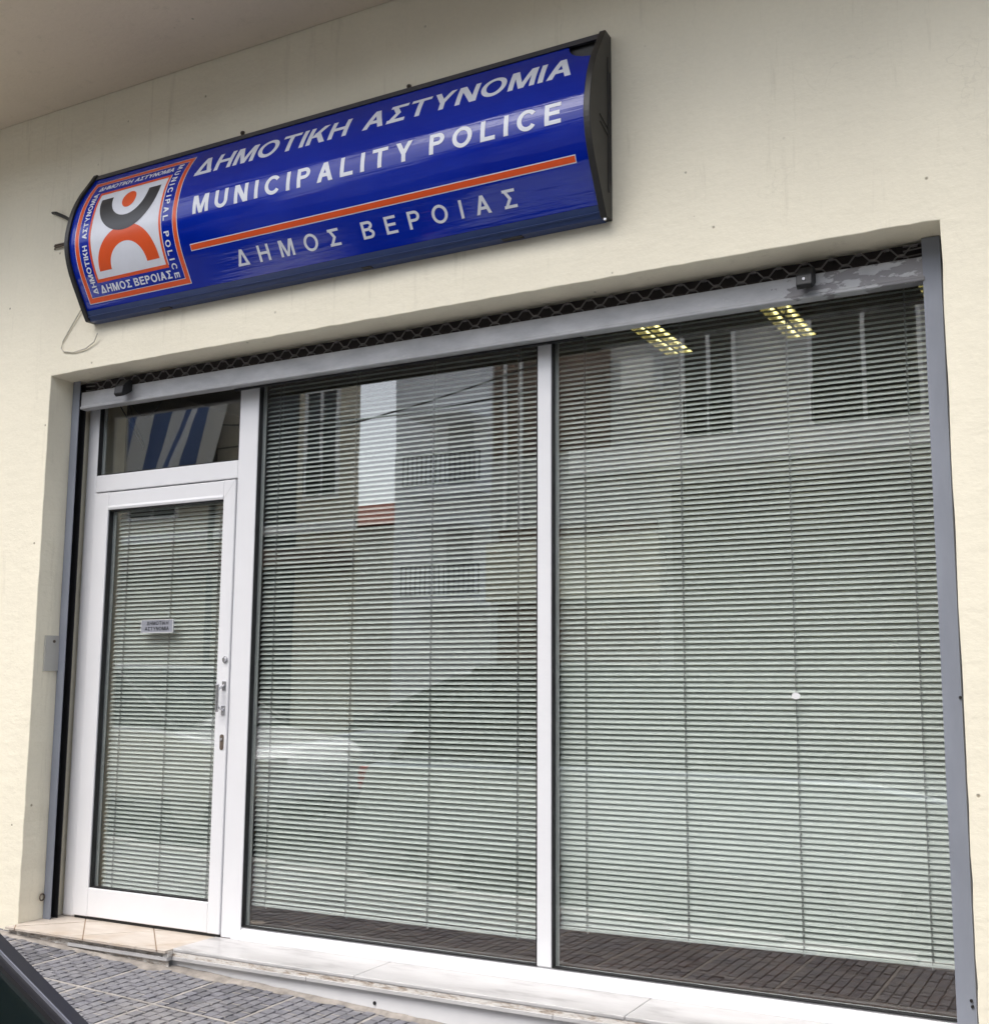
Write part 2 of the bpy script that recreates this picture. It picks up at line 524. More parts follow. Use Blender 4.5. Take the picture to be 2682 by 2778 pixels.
build_joints()
# dirt and mortar lip where the paving meets the building
def build_lip():
    bm = BM()
    n = 90
    rows = []
    for i in range(n + 1):
        x = -5.6 + 5.2 * i / n
        w = 0.022 + 0.022 * random.random() + (0.03 if -4.2 < x < -3.6 else 0.0)
        yb = -0.2675 if x > -4.0 else -0.304
        y0 = yb - max(0.012, w)
        rows.append([bm.verts.new((x, y0, gz(x, y0) - 0.002)), bm.verts.new((x, (y0 + yb) / 2, gz(x, y0) + 0.004 + random.uniform(0, 0.004))), bm.verts.new((x, yb, gz(x, yb) + 0.008 + random.uniform(0, 0.005)))])
    for a, b in zip(rows, rows[1:]):
        for k in range(2):
            bm.faces.new((a[k], b[k], b[k + 1], a[k + 1]))
    return tag(link_mesh('pavement_edge_dirt', bm, simple('brown edge dirt', (0.25, 0.225, 0.20), 0.95, var=0.35, vscale=16, bmp=0.5, bscale=70), None, True), kind='structure')
build_lip()
bmk = BM()
for i in range(28):
    xa = -14 + i * 0.72
    box(bmk, xa, xa + 0.712, -2.14, -1.96, gz(xa, -2) - 0.2, gz(xa, -2) + 0.0, 0.012)
tag(link_mesh('kerb', bmk, M['kerb']), kind='structure')

# ------------------------------------------------------------------ the building front
bld = thing('office_building', 'cream rendered building front holding the white glazed office entrance', 'building', (-2.8, 0, 0))
XL, XR, ZT, YF = -5.108, -0.477, 2.910, -0.25
def build_wall():
    pts = [(-13, -1.0), (XL, -1.0)]
    n = 46
    for i in range(n + 1):
        z = -0.9 + (ZT + 0.9) * i / n
        pts.append((XL + random.uniform(-0.0025, 0.0025), min(z, ZT - 0.004)))
    n = 90
    for i in range(1, n):
        pts.append((XL + (XR - XL) * i / n, ZT + random.uniform(-0.0018, 0.0018) - (0.006 * math.exp(-((i - 1) / 2) ** 2))))
    n = 46
    pts += [(XR - 0.001, ZT - 0.003), (XR - 0.001, ZT - 0.04)]
    for i in range(2, n + 1):
        z = ZT - (ZT + 0.9) * i / n
        pts.append((XR + random.uniform(-0.002, 0.002), z))
    pts += [(XR, -1.0), (6, -1.0), (6, 9.0), (-13, 9.0)]
    bm = BM()
    prism(bm, pts, 'y', YF, 0.30)
    o = link_mesh('wall', bm, M['wall'], bld)
    bv = o.modifiers.new('bevel', 'BEVEL'); bv.width = 0.004; bv.segments = 2; bv.angle_limit = R(50)
    return o
build_wall()
boxo('balcony_slab', plaster('taupe render', (0.72, 0.63, 0.50), bmp=0.3), bld, -13, 6, -1.18, -0.2505, 4.47, 4.66, 0.01)
boxo('plinth', M['plinth'], bld, -4.6, XR - 0.003, -0.2660, 0.0, -0.6, -0.0485)
# interior room
room = BM()
def quad(bm, a, b, c, d):
    return bm.faces.new([bm.verts.new(p) for p in (a, b, c, d)])
quad(room, (-5.4, 0.30, 0), (-0.2, 0.30, 0), (-0.2, 5, 0), (-5.4, 5, 0))
box(room, -5.3, -0.3, 0.02, 5.0, -0.05, -0.002)
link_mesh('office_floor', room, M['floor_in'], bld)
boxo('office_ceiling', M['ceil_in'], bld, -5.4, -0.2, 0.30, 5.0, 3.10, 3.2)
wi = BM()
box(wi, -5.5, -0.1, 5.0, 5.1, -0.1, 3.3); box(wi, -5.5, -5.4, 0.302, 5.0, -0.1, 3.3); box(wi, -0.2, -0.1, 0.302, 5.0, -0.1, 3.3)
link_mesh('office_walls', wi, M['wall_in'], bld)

# marble sill
sl = link_mesh('window_sill', box(box(box(BM(), -4.000, -2.962, -0.283, 0.002, -0.012, 0.004, 0.004), -2.960, -1.722, -0.284, 0.002, -0.012, 0.004, 0.004), -1.720, XR - 0.002, -0.283, 0.002, -0.012, 0.004, 0.004), M['marble'], bld)
link_mesh('sill_bedding', box(BM(), -4.002, XR - 0.002, -0.2815, 0.0, -0.031, -0.0125), M['rough'], bld)
lowm = BM()
for xa, xb, yf in ((-4.66, -4.0, -0.318), (-3.998, -3.215, -0.2885), (-3.213, -2.02, -0.288), (-2.018, XR - 0.002, -0.2875)):
    box(lowm, xa, xb, yf, 0.0, -0.0480, -0.0315, 0.002)
link_mesh('sill_base_slab', lowm, M['marble'], bld)
# tiled doorstep: 33 cm tiles laid on the diagonal, clipped to the step
def clip_poly(poly, x0, x1, y0, y1):
    def cl(P, inside, inter):
        out = []
        for i in range(len(P)):
            a, b = P[i - 1], P[i]
            ia, ib = inside(a), inside(b)
            if ia != ib: out.append(inter(a, b))
            if ib: out.append(b)
        return out
    for ax, lim, sg in ((0, x0, 1), (0, x1, -1), (1, y0, 1), (1, y1, -1)):
        if not poly: return poly
        poly = cl(poly, lambda p: (p[ax] - lim) * sg >= 0, lambda a, b: tuple(a[k] + (b[k] - a[k]) * (lim - a[ax]) / (b[ax] - a[ax]) for k in (0, 1)))
    return poly
tb = BM()
th = R(47); T = 0.333
ox, oy = -4.6, -0.277
for i in range(-4, 5):
    for j in range(-4, 5):
        g = 0.0032
        sq = [(i * T + g, j * T + g), ((i + 1) * T - g, j * T + g), ((i + 1) * T - g, (j + 1) * T - g), (i * T + g, (j + 1) * T - g)]
        sq = [(ox + x * math.cos(th) - y * math.sin(th), oy + x * math.sin(th) + y * math.cos(th)) for x, y in sq]
        q = clip_poly(sq, XL - 0.02 if False else -5.106, -4.003, -0.330, 0.06)
        if len(q) < 3: continue
        hz = random.uniform(-0.0006, 0.0006)
        prism(tb, q, 'z', -0.010, 0.0 + hz)
link_mesh('doorstep_tiles', tb, M['tile'], bld)
jt = BM()
# ragged mortar bed under the tiles
n = 44
top, bot = [], []
for i in range(n + 1):
    x = -5.105 + (5.105 - 4.003) * i / n
    y = -0.303 + random.uniform(-0.006, 0.004)
    top.append(jt.verts.new((x, y, -0.0095))); bot.append(jt.verts.new((x, y + random.uniform(-0.004, 0.004), -0.2)))
tb2 = [jt.verts.new((v.co.x, 0.06, -0.0095)) for v in top]
for i in range(n):
    jt.faces.new((bot[i], bot[i + 1], top[i + 1], top[i]))
    jt.faces.new((top[i], top[i + 1], tb2[i + 1], tb2[i]))
box(jt, -4.03, -3.9985, -0.314, -0.2845, -0.0312, -0.006)
link_mesh('doorstep_mortar', jt, M['rough'], bld)
gt = BM(); box(gt, -5.105, -4.004, -0.322, 0.058, -0.009, -0.0016)
link_mesh('tile_grout', gt, simple('brown grout', (0.24, 0.17, 0.115), 0.9, var=0.2), bld)

# ------------------------------------------------------------------ white aluminium shop front
YB = 0.062
def frame_prof(bm, x0, x1, z0, z1, yf=0.0, yb=YB, bev=0.004):
    return box(bm, x0, x1, yf, yb, z0, z1, bev)

def ring(bm, x0, x1, z0, z1, t, y0, y1):
    box(bm, x0, x0 + t, y0, y1, z0, z1); box(bm, x1 - t, x1, y0, y1, z0, z1)
    box(bm, x0 + t, x1 - t, y0, y1, z0, z0 + t); box(bm, x0 + t, x1 - t, y0, y1, z1 - t, z1)
    return bm

ZH = 2.86
def window(x0, x1, z0, z1, name='window', label=None):
    w = thing_part(name, bld)
    if label: w['label'] = label
    return w

def thing_part(name, parent, bm=None, mat=None):
    return link_mesh(name, bm, mat, parent)

# fixed outer frame: left jamb, mullions, rails
link_mesh('door_jamb', box(BM(), -5.085, -4.996, 0.004, YB, 0.0, ZH, 0.014, 3), M['alu'], bld)
link_mesh('mullion', frame_prof(BM(), -3.9665, -3.842, 0.0045, ZH), M['alu'], bld)
link_mesh('mullion', frame_prof(BM(), -2.234, -2.166, 0.0660, ZH), M['alu'], bld)
link_mesh('window_jamb', frame_prof(BM(), -0.565, -0.482, 0.0045, ZH), M['alu'], bld)
link_mesh('transom_rail', frame_prof(BM(), -4.9955, -3.967, 2.2855, 2.3785), M['alu'], bld)
for xa, xb in ((-4.9955, -3.967), (-3.8415, -2.2345), (-2.1655, -0.5655)):
    link_mesh('head_rail', frame_prof(BM(), xa, xb, 2.80, ZH), M['alu'], bld)
# sloping bottom rail under the windows, mitred at its left end
br = BM()
prism(br, [(-0.012, 0.0045), (-0.012, 0.020), (0.0, 0.044), (0.012, 0.0645), (YB, 0.0645), (YB, 0.0045)], 'x', -3.8420, -0.5655)
link_mesh('window_bottom_rail', br, M['alu'], bld)
mt_ = BM()
vs = [(-3.8425, -0.012, 0.0045), (-3.8425, -0.012, 0.020), (-3.8425, 0.0, 0.044), (-3.8425, 0.0, 0.0645), (-3.905, -0.001, 0.0045), (-3.880, -0.001, 0.026)]
a_ = [mt_.verts.new(v) for v in vs]
for f in ((0, 1, 5, 4), (1, 2, 5), (2, 3, 5)):
    mt_.faces.new([a_[i] for i in f])
link_mesh('rail_mitre', mt_, M['alu'], bld)

def glazing(kind, x0, x1, z0, z1, label=None):
    g = link_mesh(kind, ring(BM(), x0 + 0.001, x1 - 0.001, z0 + 0.001, z1 - 0.001, 0.005, 0.003, 0.030), M['gasket_shade'], bld)  # black ring is the gasket plus painted shade on the jamb sides
    if label: g['label'] = label
    for xa, xb in ((x0 + 0.002, x0 + 0.018), (x1 - 0.010, x1 - 0.002)):
        boxo('spacer', M['spacer'], g, xa, xb, 0.0385, 0.044, z0 + 0.002, z1 - 0.002)
    link_mesh('pane', box(BM(), x0 + 0.0015, x1 - 0.0015, 0.0315, 0.0375, z0 + 0.0015, z1 - 0.0015), M['glass'], g)
    return g
glazing('window', -3.842, -2.234, 0.064, 2.80, 'large window beside the door with its blind let down')
glazing('window', -2.166, -0.565, 0.064, 2.80, 'large right hand window with its blind let down')
glazing('transom_window', -4.9955, -3.967, 2.378, 2.80)

# door leaf
door = link_mesh('door', None if False else BM(), M['alu'], bld)
dz0, dz1, dx0, dx1 = 0.016, 2.2765, -4.9905, -3.9705
gx0, gx1, gz0, gz1 = -4.882, -4.050, 0.1625, 2.178
bmd = BM()
frame_prof(bmd, dx0, gx0, dz0, dz1, -0.008, 0.05)
frame_prof(bmd, gx1, dx1, dz0, dz1, -0.008, 0.05)
frame_prof(bmd, gx0 + 0.0005, gx1 - 0.0005, dz0 + 0.001, gz0, -0.0075, 0.05)
frame_prof(bmd, gx0 + 0.0005, gx1 - 0.0005, gz1, dz1 - 0.001, -0.0075, 0.05)
# glazing bead bevel at the top
prism(bmd, [(-0.0080, gz1 + 0.024), (-0.0115, gz1 + 0.012), (-0.0080, gz1 + 0.001)], 'x', gx0 - 0.0, gx1 + 0.0)
bmd.to_mesh(door.data); bmd.free()
link_mesh('gasket_shade', ring(BM(), gx0 + 0.001, gx1 - 0.001, gz0 + 0.001, gz1 - 0.001, 0.006, 0.000, 0.028), M['gasket_shade'], door)
for xa, xb in ((gx0 + 0.002, gx0 + 0.018), (gx1 - 0.010, gx1 - 0.002)):
    boxo('spacer', M['spacer'], door, xa, xb, 0.0365, 0.042, gz0 + 0.002, gz1 - 0.002)
link_mesh('pane', box(BM(), gx0 + 0.0015, gx1 - 0.0015, 0.0295, 0.0355, gz0 + 0.0015, gz1 - 0.0015), M['glass'], door)
# mitre line at the top right corner of the leaf
ml = BM()
tube(ml, [(gx1 + 0.002, -0.0082, gz1 + 0.002), (dx1 - 0.002, -0.0082, dz1 - 0.002)], 0.0008, 4)
link_mesh('mitre_joint', ml, M['spacer'], door)
# pull handle
h = BM()
hx, hz = -3.997, 1.160
for zz in (1.222, 1.100):
    box(h, hx - 0.011, hx + 0.013, -0.0125, -0.0082, zz - 0.024, zz + 0.024, 0.002)
    tube(h, [(hx, -0.010, zz), (hx - 0.004, -0.035, zz - (0.012 if zz > 1.15 else -0.012)), (hx - 0.010, -0.044, zz - (0.022 if zz > 1.15 else -0.022))], 0.0062, 8)
box(h, hx - 0.020, hx - 0.002, -0.050, -0.038, 1.092, 1.232, 0.004)
link_mesh('handle', h, M['steel'], door)
k = BM()
cyl(k, (-3.995, -0.0125, 1.352), 'y', 0.017, 0.0045, 20); cyl(k, (-3.995, -0.022, 1.352), 'y', 0.009, 0.0095, 16, 0.012)
link_mesh('door_viewer', k, M['steel'], door)
k = BM()
lp = []
for i in range(24):
    a = 2 * math.pi * i / 24
    lp.append((-3.998 + 0.0125 * math.cos(a), 0.942 + 0.0125 * math.sin(a) + (0.026 if math.sin(a) >= 0 else -0.026)))
prism(k, lp, 'y', -0.0105, -0.0082)
lock = link_mesh('lock', k, M['rust'], door)
k = BM()
cyl(k, (-3.998, -0.014, 0.957), 'y', 0.0075, 0.0035, 14)
link_mesh('lock_cylinder', k, M['steel'], door) if False else link_mesh('lock_screw', k, M['steel'], door)
boxo('door_gap_shade', M['gasket_shade'], door, dx0 + 0.002, dx1 - 0.002, 0.006, 0.05, 0.0008, 0.0155)  # black strip painting the shade in the gap under the door

# ------------------------------------------------------------------ roller shutter (rolled up)
sh = thing('roller_shutter', 'rolled up grey roller shutter across the top of the shop front', 'shutter', (-2.8, -0.1, 2.8))
bb = BM()
x0, x1 = -5.034, -0.558
prism(bb, [(-0.098, 2.838), (-0.100, 2.760), (-0.107, 2.750), (-0.106, 2.742), (-0.060, 2.738), (-0.055, 2.742), (-0.055, 2.838)], 'x', x0, x1)
bar = link_mesh('bottom_bar', bb, M['galv'], sh)
bv = bar.modifiers.new('bevel', 'BEVEL'); bv.width = 0.002; bv.segments = 2
lp_ = BM()
prism(lp_, [(-0.066, 2.7375), (-0.067, 2.7265), (-0.058, 2.7265), (-0.057, 2.7375)], 'x', -3.95, -1.98)
link_mesh('seal_strip', lp_, M['rubber'], bar)
for xs, lab in ((-4.672, None), (-0.992, None)):
    s = BM()
    prism(s, [(-0.1005, 2.856), (-0.122, 2.862), (-0.168, 2.815), (-0.174, 2.775), (-0.158, 2.762), (-0.134, 2.776), (-0.1005, 2.800)], 'x', xs - 0.031, xs + 0.031)
    o = link_mesh('rubber_stop', s, M['rubber'], bar)
    b = o.modifiers.new('bevel', 'BEVEL'); b.width = 0.004; b.segments = 2
s = BM(); cyl(s, (-0.992, -0.1745, 2.798), 'y', 0.006, 0.004, 12)
link_mesh('stop_bolt', s, M['steel'], bar)
# hexagonal wire lattice above the bar
lat = BM()
per = 0.1040
yl = -0.078
zA, zB = 2.859, 2.892
k0 = int((-5.0 + 2.0995) / per)
for i in range(-30, 17):
    xa = -2.0995 + i * per
    if xa < -4.93 or xa > -0.64: continue
    ext = random.uniform(-0.0015, 0.0015)
    z0 = zA + ext
    box(lat, xa - 0.011, xa + 0.011, yl - 0.006, yl + 0.006, z0 - 0.0055, z0 + 0.0055, 0.0015, 1)
    for sx in (-1, 1):
        tube(lat, [(xa + sx * 0.010, yl, z0 + 0.001), (xa + sx * 0.036, yl, zB - 0.002), (xa + sx * 0.0535, yl, zB)], 0.0034, 6)
        tube(lat, [(xa + sx * 0.010, yl, z0 - 0.001), (xa + sx * 0.020, yl, z0 - 0.006), (xa + sx * 0.040, yl, z0 - 0.034)], 0.0034, 6)
    box(lat, xa + per / 2 - 0.010, xa + per / 2 + 0.010, yl - 0.006, yl + 0.006, zB - 0.005, zB + 0.006, 0.0015, 1)
for xa, sgn in ((-0.60, 1), (-4.99, -1)):
    for dz in (0.012, -0.012, -0.026, 0.03):
        tube(lat, [(xa - 0.035, yl, 2.864 + dz), (xa + 0.035, yl, 2.864 + dz + 0.004 * sgn)], 0.003, 6)
link_mesh('lattice', lat, M['mesh'], sh)
boxo('shutter_casing', simple('dark brown casing', (0.022, 0.017, 0.018), 0.6), sh, -5.10, -0.485, -0.045, -0.004, 2.80, 3.05)
cl_ = BM()
for zc in (2.852,):
    prism(cl_, [(-0.062, zc - 0.012), (-0.066, zc + 0.004), (-0.050, zc + 0.010), (-0.048, zc - 0.012)], 'x', -5.04, -0.555)
link_mesh('rolled_slats', cl_, simple('dark brown steel', (0.05, 0.04, 0.04), 0.5, metal=0.3), sh)
gl_ = BM()
box(gl_, XL + 0.0035, -5.050, -0.100, -0.094, -0.002, 2.908, 0.0015)
gr = link_mesh('guide_rail', gl_, M['guide'], sh)
gb = BM(); box(gb, XL + 0.0035, -5.098, -0.0935, -0.047, -0.002, 2.90); box(gb, -5.0975, -5.052, -0.0525, -0.047, -0.002, 2.80)
link_mesh('channel_inside', gb, M['black'], gr)  # web and back flange of the channel, slot shade painted as black
gl2 = BM()
box(gl2, -0.5645, -0.4985, -0.100, -0.045, -0.03, 2.908, 0.002)
link_mesh('guide_rail', gl2, M['guide'], sh)

for zb_, xb_ in ((0.151, -0.512), (0.170, -0.515), (1.197, -0.503)):
    b = BM(); cyl(b, (xb_, -0.1045, zb_), 'y', 0.0055, 0.004, 9)
    link_mesh('anchor_bolt', b, M['capblack'], sh)
b = BM(); cyl(b, (-2.864, -0.2695, -0.099), 'y', 0.008, 0.003, 9)
link_mesh('plinth_hole', b, M['black'], bld)

# ------------------------------------------------------------------ venetian blinds
def blind(label, x0, x1, ztop, zb0, zb1, pitch, ang, y, cords, taper=1.0, ang_top=None):
    cx = (x0 + x1) / 2
    t = thing('venetian_blind', label, 'blind', (cx, y, ztop))
    bm = BM()
    n = int((ztop - zb0 - 0.02) / pitch)
    hw = 0.0137
    nx = 8
    for i in range(n):
        z = zb0 + 0.022 + i * pitch
        fl = max(0, 1 - (z - zb0) / 1.1)
        f_ = i / max(1, n - 1)
        a = ang + ((ang_top if ang_top is not None else ang) - ang) * f_ ** 1.3 + R(random.gauss(0, 0.6)) + (R(-6) * max(0, 1 - i / 5) if taper else 0)
        xo = random.uniform(-0.003, 0.003)
        prev = None
        for k in range(nx + 1):
            x = x0 + (x1 - x0) * k / nx + xo
            zz = z + (zb1 - zb0) * (k / nx) * fl
            row = []
            for s in (-1, -0.45, 0.45, 1):
                crown = 0.0016 * (1 - s * s)
                dy = s * hw * math.cos(a) - crown * math.sin(a)
                dzz = s * hw * math.sin(a) + crown * math.cos(a)
                row.append(bm.verts.new((x, y + dy, zz + dzz)))
            if prev:
                for q in range(3):
                    bm.faces.new((prev[q], row[q], row[q + 1], prev[q + 1]))
            prev = row
    link_mesh('slats', bm, M['slat'], t, True)
    br = BM()
    vs0 = box(br, x0, x1, y - 0.011, y + 0.012, -0.008, 0.006, 0.003)
    for v in br.verts:
        v.co.z += zb0 + (zb1 - zb0) * (v.co.x - x0) / (x1 - x0)
    rail = link_mesh('bottom_rail', br, M['slat'], t)
    boxo('head_rail', M['slat'], t, x0, x1, y - 0.013, y + 0.014, ztop, ztop + 0.03)
    for cxp in cords:
        c = BM()
        zb = zb0 + (zb1 - zb0) * (cxp - x0) / (x1 - x0)
        box(c, cxp - 0.0012, cxp + 0.0012, y - 0.0135, y - 0.0118, zb, ztop)
        box(c, cxp - 0.0012, cxp + 0.0012, y + 0.0118, y + 0.0135, zb, ztop)
        for i in range(n):
            z = zb + 0.022 + i * pitch
            box(c, cxp + 0.0015, cxp + 0.0055, y - 0.0105, y - 0.0085, z - 0.0095, z + 0.001)
        link_mesh('ladder_cord', c, M['cord'], t)
        kb = BM()
        cyl(kb, (cxp, y, zb - 0.016), 'z', 0.0045, 0.009, 10)
        link_mesh('cord_button', kb, M['grey_plastic'], rail)
    return t
blind('pale green slatted blind hanging in the window between door and centre mullion', -3.834, -2.242, 2.795, 0.163, 0.163, 0.0240, R(43), 0.075, (-3.752, -3.272, -2.821, -2.364), 1, R(36))
blind('pale green slatted blind in the right hand window, its slats nearly closed', -2.158, -0.500, 2.795, 0.219, 0.236, 0.0222, R(57), 0.075, (-2.033, -1.587, -1.128, -0.661), 1, R(36))
blind('narrow slatted blind behind the glass of the white door', -4.868, -4.062, 2.20, 0.150, 0.150, 0.0225, R(44), 0.073, (-4.788, -4.456, -4.130), 0)

# ------------------------------------------------------------------ lettering
def ringp(cx, cy, rx, ry, ix, iy, a0, a1, n=16):
    out = []
    for i in range(n):
        t0, t1 = R(a0 + (a1 - a0) * i / n), R(a0 + (a1 - a0) * (i + 1) / n)
        out.append([(cx + rx * math.cos(t0), cy + ry * math.sin(t0)), (cx + rx * math.cos(t1), cy + ry * math.sin(t1)), (cx + ix * math.cos(t1), cy + iy * math.sin(t1)), (cx + ix * math.cos(t0), cy + iy * math.sin(t0))])
    return out
def rc(x0, y0, x1, y1): return [(x0, y0), (x1, y0), (x1, y1), (x0, y1)]
def dg(xa, ya, xb, yb, w): return [(xa, ya), (xa + w, ya), (xb + w, yb), (xb, yb)]

def glyph(ch, w):
    v = w * 0.92   # horizontal strokes
    d = w * 1.12   # diagonals measured along x
    g = {'Η': 'H', 'Μ': 'M', 'Ο': 'O', 'Τ': 'T', 'Ι': 'I', 'Κ': 'K', 'Α': 'A', 'Υ': 'Y', 'Ν': 'N', 'Β': 'B', 'Ε': 'E', 'Ρ': 'P'}.get(ch, ch)
    if g == 'I': return [rc(0, 0, w, 1)], w
    if g == 'H': return [rc(0, 0, w, 1), rc(.80 - w, 0, .80, 1), rc(w / 2, .5 - v / 2, .80 - w / 2, .5 + v / 2)], .80
    if g == 'T': return [rc(0, 1 - v, .80, 1), rc(.40 - w / 2, 0, .40 + w / 2, 1)], .80
    if g == 'E': return [rc(0, 0, w, 1), rc(0, 0, .72, v), rc(0, 1 - v, .71, 1), rc(0, .52 - v / 2, .66, .52 + v / 2)], .72
    if g == 'L': return [rc(0, 0, w, 1), rc(0, 0, .68, v)], .68
    if g == 'M': return [rc(0, 0, w, 1), rc(.96 - w, 0, .96, 1), dg(.06, 1, .48 - d / 2 + .01, 0, d * .9), dg(.90 - d * .9, 1, .48 - d / 2 + .01, 0, d * .9)], .96
    if g == 'N': return [rc(0, 0, w, 1), rc(.80 - w, 0, .80, 1), dg(0, 1, .80 - d * 1.15, 0, d * 1.15)], .80
    if g == 'A': return [dg(.43 - d / 2, 1, 0, 0, d), dg(.43 - d / 2, 1, .86 - d, 0, d), rc(.18, .24, .68, .24 + v)], .86
    if g == 'Δ': return [dg(.43 - d / 2, 1, 0, 0, d), dg(.43 - d / 2, 1, .86 - d, 0, d), rc(.02, 0, .84, v)], .86
    if g == 'Σ': return [rc(.02, 0, .74, v), rc(.02, 1 - v, .72, 1), dg(.02, 1, .30, .5, d), dg(.30, .5, .0, 0, d)], .74
    if g == 'Y': return [rc(.42 - w / 2, 0, .42 + w / 2, .45), dg(0, 1, .42 - d / 2, .38, d), dg(.84 - d, 1, .42 - d / 2, .38, d)], .84
    if g == 'K': return [rc(0, 0, w, 1), dg(.80 - d * 1.15, 1, w * .7, .36, d * 1.15), dg(.84 - d * 1.15, 0, .26, .62, d * 1.1)], .84
    if g == 'O': return ringp(.47, .5, .47, .515, .47 - w, .515 - v, 0, 360, 32), .94
    if g == 'C': return ringp(.46, .5, .46, .515, .46 - w, .515 - v, 38, 322, 28), .84
    if g == 'U': return [rc(0, .38, w, 1), rc(.78 - w, .38, .78, 1)] + ringp(.39, .385, .39, .40, .39 - w, .40 - v, 180, 360, 18), .78
    if g == 'P': return [rc(0, 0, w, 1), rc(w / 2, 1 - v, .42, 1), rc(w / 2, .40, .42, .40 + v)] + ringp(.42, .70, .30, .30, .30 - w, .30 - v, -90, 90, 14), .72
    if g == 'B': return [rc(0, 0, w, 1), rc(w / 2, 1 - v, .44, 1), rc(w / 2, .53 - v / 2, .46, .53 + v / 2), rc(w / 2, 0, .46, v)] + ringp(.44, .755, .27, .245, .27 - w, .245 - v, -90, 90, 12) + ringp(.46, .265, .30, .265, .30 - w, .265 - v, -90, 90, 12), .76
    return [], .4

def text_polys(s, cap, w, length, word=None, xs=1.1):
    """glyph polygons of a line set exactly to the given length; x along the line, y up, baseline 0"""
    G = [(c, *glyph(c, w)) for c in s]
    nat = sum(cap * xs * wd for c, p, wd in G if c != ' ')
    nsp = s.count(' ')
    gaps = len(s) - 1 - 2 * nsp
    ws = (word if word is not None else 0.55 * cap) * nsp
    tr = (length - nat - ws) / max(1, gaps)
    x = 0; out = []
    for i, (c, polys, wd) in enumerate(G):
        if c == ' ':
            x += (ws / nsp) - tr
            continue
        out.append([[(x + px * cap * xs, py * cap) for px, py in P] for P in polys])
        x += wd * cap * xs + tr
    return out

def cdt(polys, bm, fn):
    """union of overlapping polygons as triangles; fn maps 2D to 3D"""
    V, F = [], []
    for P in polys:
        a = sum(P[i - 1][0] * P[i][1] - P[i][0] * P[i - 1][1] for i in range(len(P)))
        if abs(a) < 1e-10: continue
        if a < 0: P = P[::-1]
        F.append(list(range(len(V), len(V) + len(P))))
        V += [Vector(p) for p in P]
    vs, es, fs, ov, oe, of = delaunay_2d_cdt(V, [], F, 0, 1e-6)
    nv = [bm.verts.new((v.x, v.y, 0)) for v in vs]
    for f, src in zip(fs, of):
        if not src: continue
        try: bm.faces.new([nv[i] for i in f])
        except ValueError: pass

# sign profile: (y, z) from top to bottom, arc-length parameter s
PROF = [(-.300, 3.968), (-.338, 3.902), (-.383, 3.828), (-.414, 3.765), (-.438, 3.70), (-.458, 3.61), (-.465, 3.53), (-.452, 3.45), (-.422, 3.37), (-.376, 3.285), (-.325, 3.195), (-.300, 3.155)]
def crv(P, n=12):
    P = [Vector(p) for p in P]
    Q = [2 * P[0] - P[1]] + P + [2 * P[-1] - P[-2]]
    o = []
    for i in range(1, len(Q) - 2):
        for k in range(n):
            t = k / n; a, b, c, d = Q[i - 1:i + 3]
            o.append(.5 * (2 * b + (c - a) * t + (2 * a - 5 * b + 4 * c - d) * t * t + (-a + 3 * b - 3 * c + d) * t ** 3))
    return o + [P[-1]]
CP = crv(PROF)
CL = [0.0]
for a, b in zip(CP, CP[1:]): CL.append(CL[-1] + (b - a).length)
def surf(x, s, off=0.0):
    s = min(max(s, 0), CL[-1] - 1e-6)
    i = max(j for j in range(len(CL)) if CL[j] <= s); i = min(i, len(CP) - 2)
    f = (s - CL[i]) / (CL[i + 1] - CL[i])
    p = CP[i].lerp(CP[i + 1], f)
    # smoothed normal
    a, b = CP[max(0, i - 3)], CP[min(len(CP) - 1, i + 4)]
    t = (b - a).normalized()
    n = Vector((t.y, -t.x))  # (y,z): outward is -y
    if n.x > 0: n = -n
    return Vector((x, p.x + n.x * off, p.y + n.y * off))

def on_sign(name, groups, mat, parent, off, step=0.012):
    bm = BM()
    for polys in groups:
        cdt(polys, bm, None)
    k = 0.0
    while k < CL[-1]:
        g = bm.verts[:] + bm.edges[:] + bm.faces[:]
        bmesh.ops.bisect_plane(bm, geom=g, plane_co=(0, k, 0), plane_no=(0, 1, 0), dist=1e-6)
        k += step
    for v in bm.verts:
        v.co = surf(v.co.x, v.co.y, off)
    bmesh.ops.recalc_face_normals(bm, faces=bm.faces[:])
    for f in bm.faces:
        f.normal_update()
        if f.normal.y > 0: f.normal_flip()
    return link_mesh(name, bm, mat, parent, True)

sg = thing('sign_board', 'curved blue municipal police sign with white lettering above the entrance', 'sign', (-3.27, -0.25, 3.56))
SX0, SX1 = -4.762, -1.786
sgm = (0.041, 0.838)
# film with the torn corner at the top right
film = [(SX0, sgm[0]), (-1.922, sgm[0]), (-1.912, 0.075), (-1.895, 0.105), (-1.868, 0.130), (-1.835, 0.148), (-1.81, 0.155), (SX1, 0.160), (SX1, sgm[1]), (SX0, sgm[1])]
fo = on_sign('sign_face', [[film]], M['film'], sg, 0.0, 0.008)
# cavity behind the torn corner
cav = BM()
prism(cav, [(-0.2505, 3.155)] + [(p.x + 0.006, p.y) for p in CP[::-1][4:-4]] + [(-0.2505, 3.95)], 'x', SX0 + 0.004, -1.93)
link_mesh('lamp_box', cav, M['capblack'], sg)
cv2 = BM(); box(cv2, -1.925, -1.79, -0.30, -0.252, 3.2, 3.95); box(cv2, -1.925, -1.79, -0.345, -0.30, 3.72, 3.80)
link_mesh('inner_rail', cv2, M['capblack'], sg)
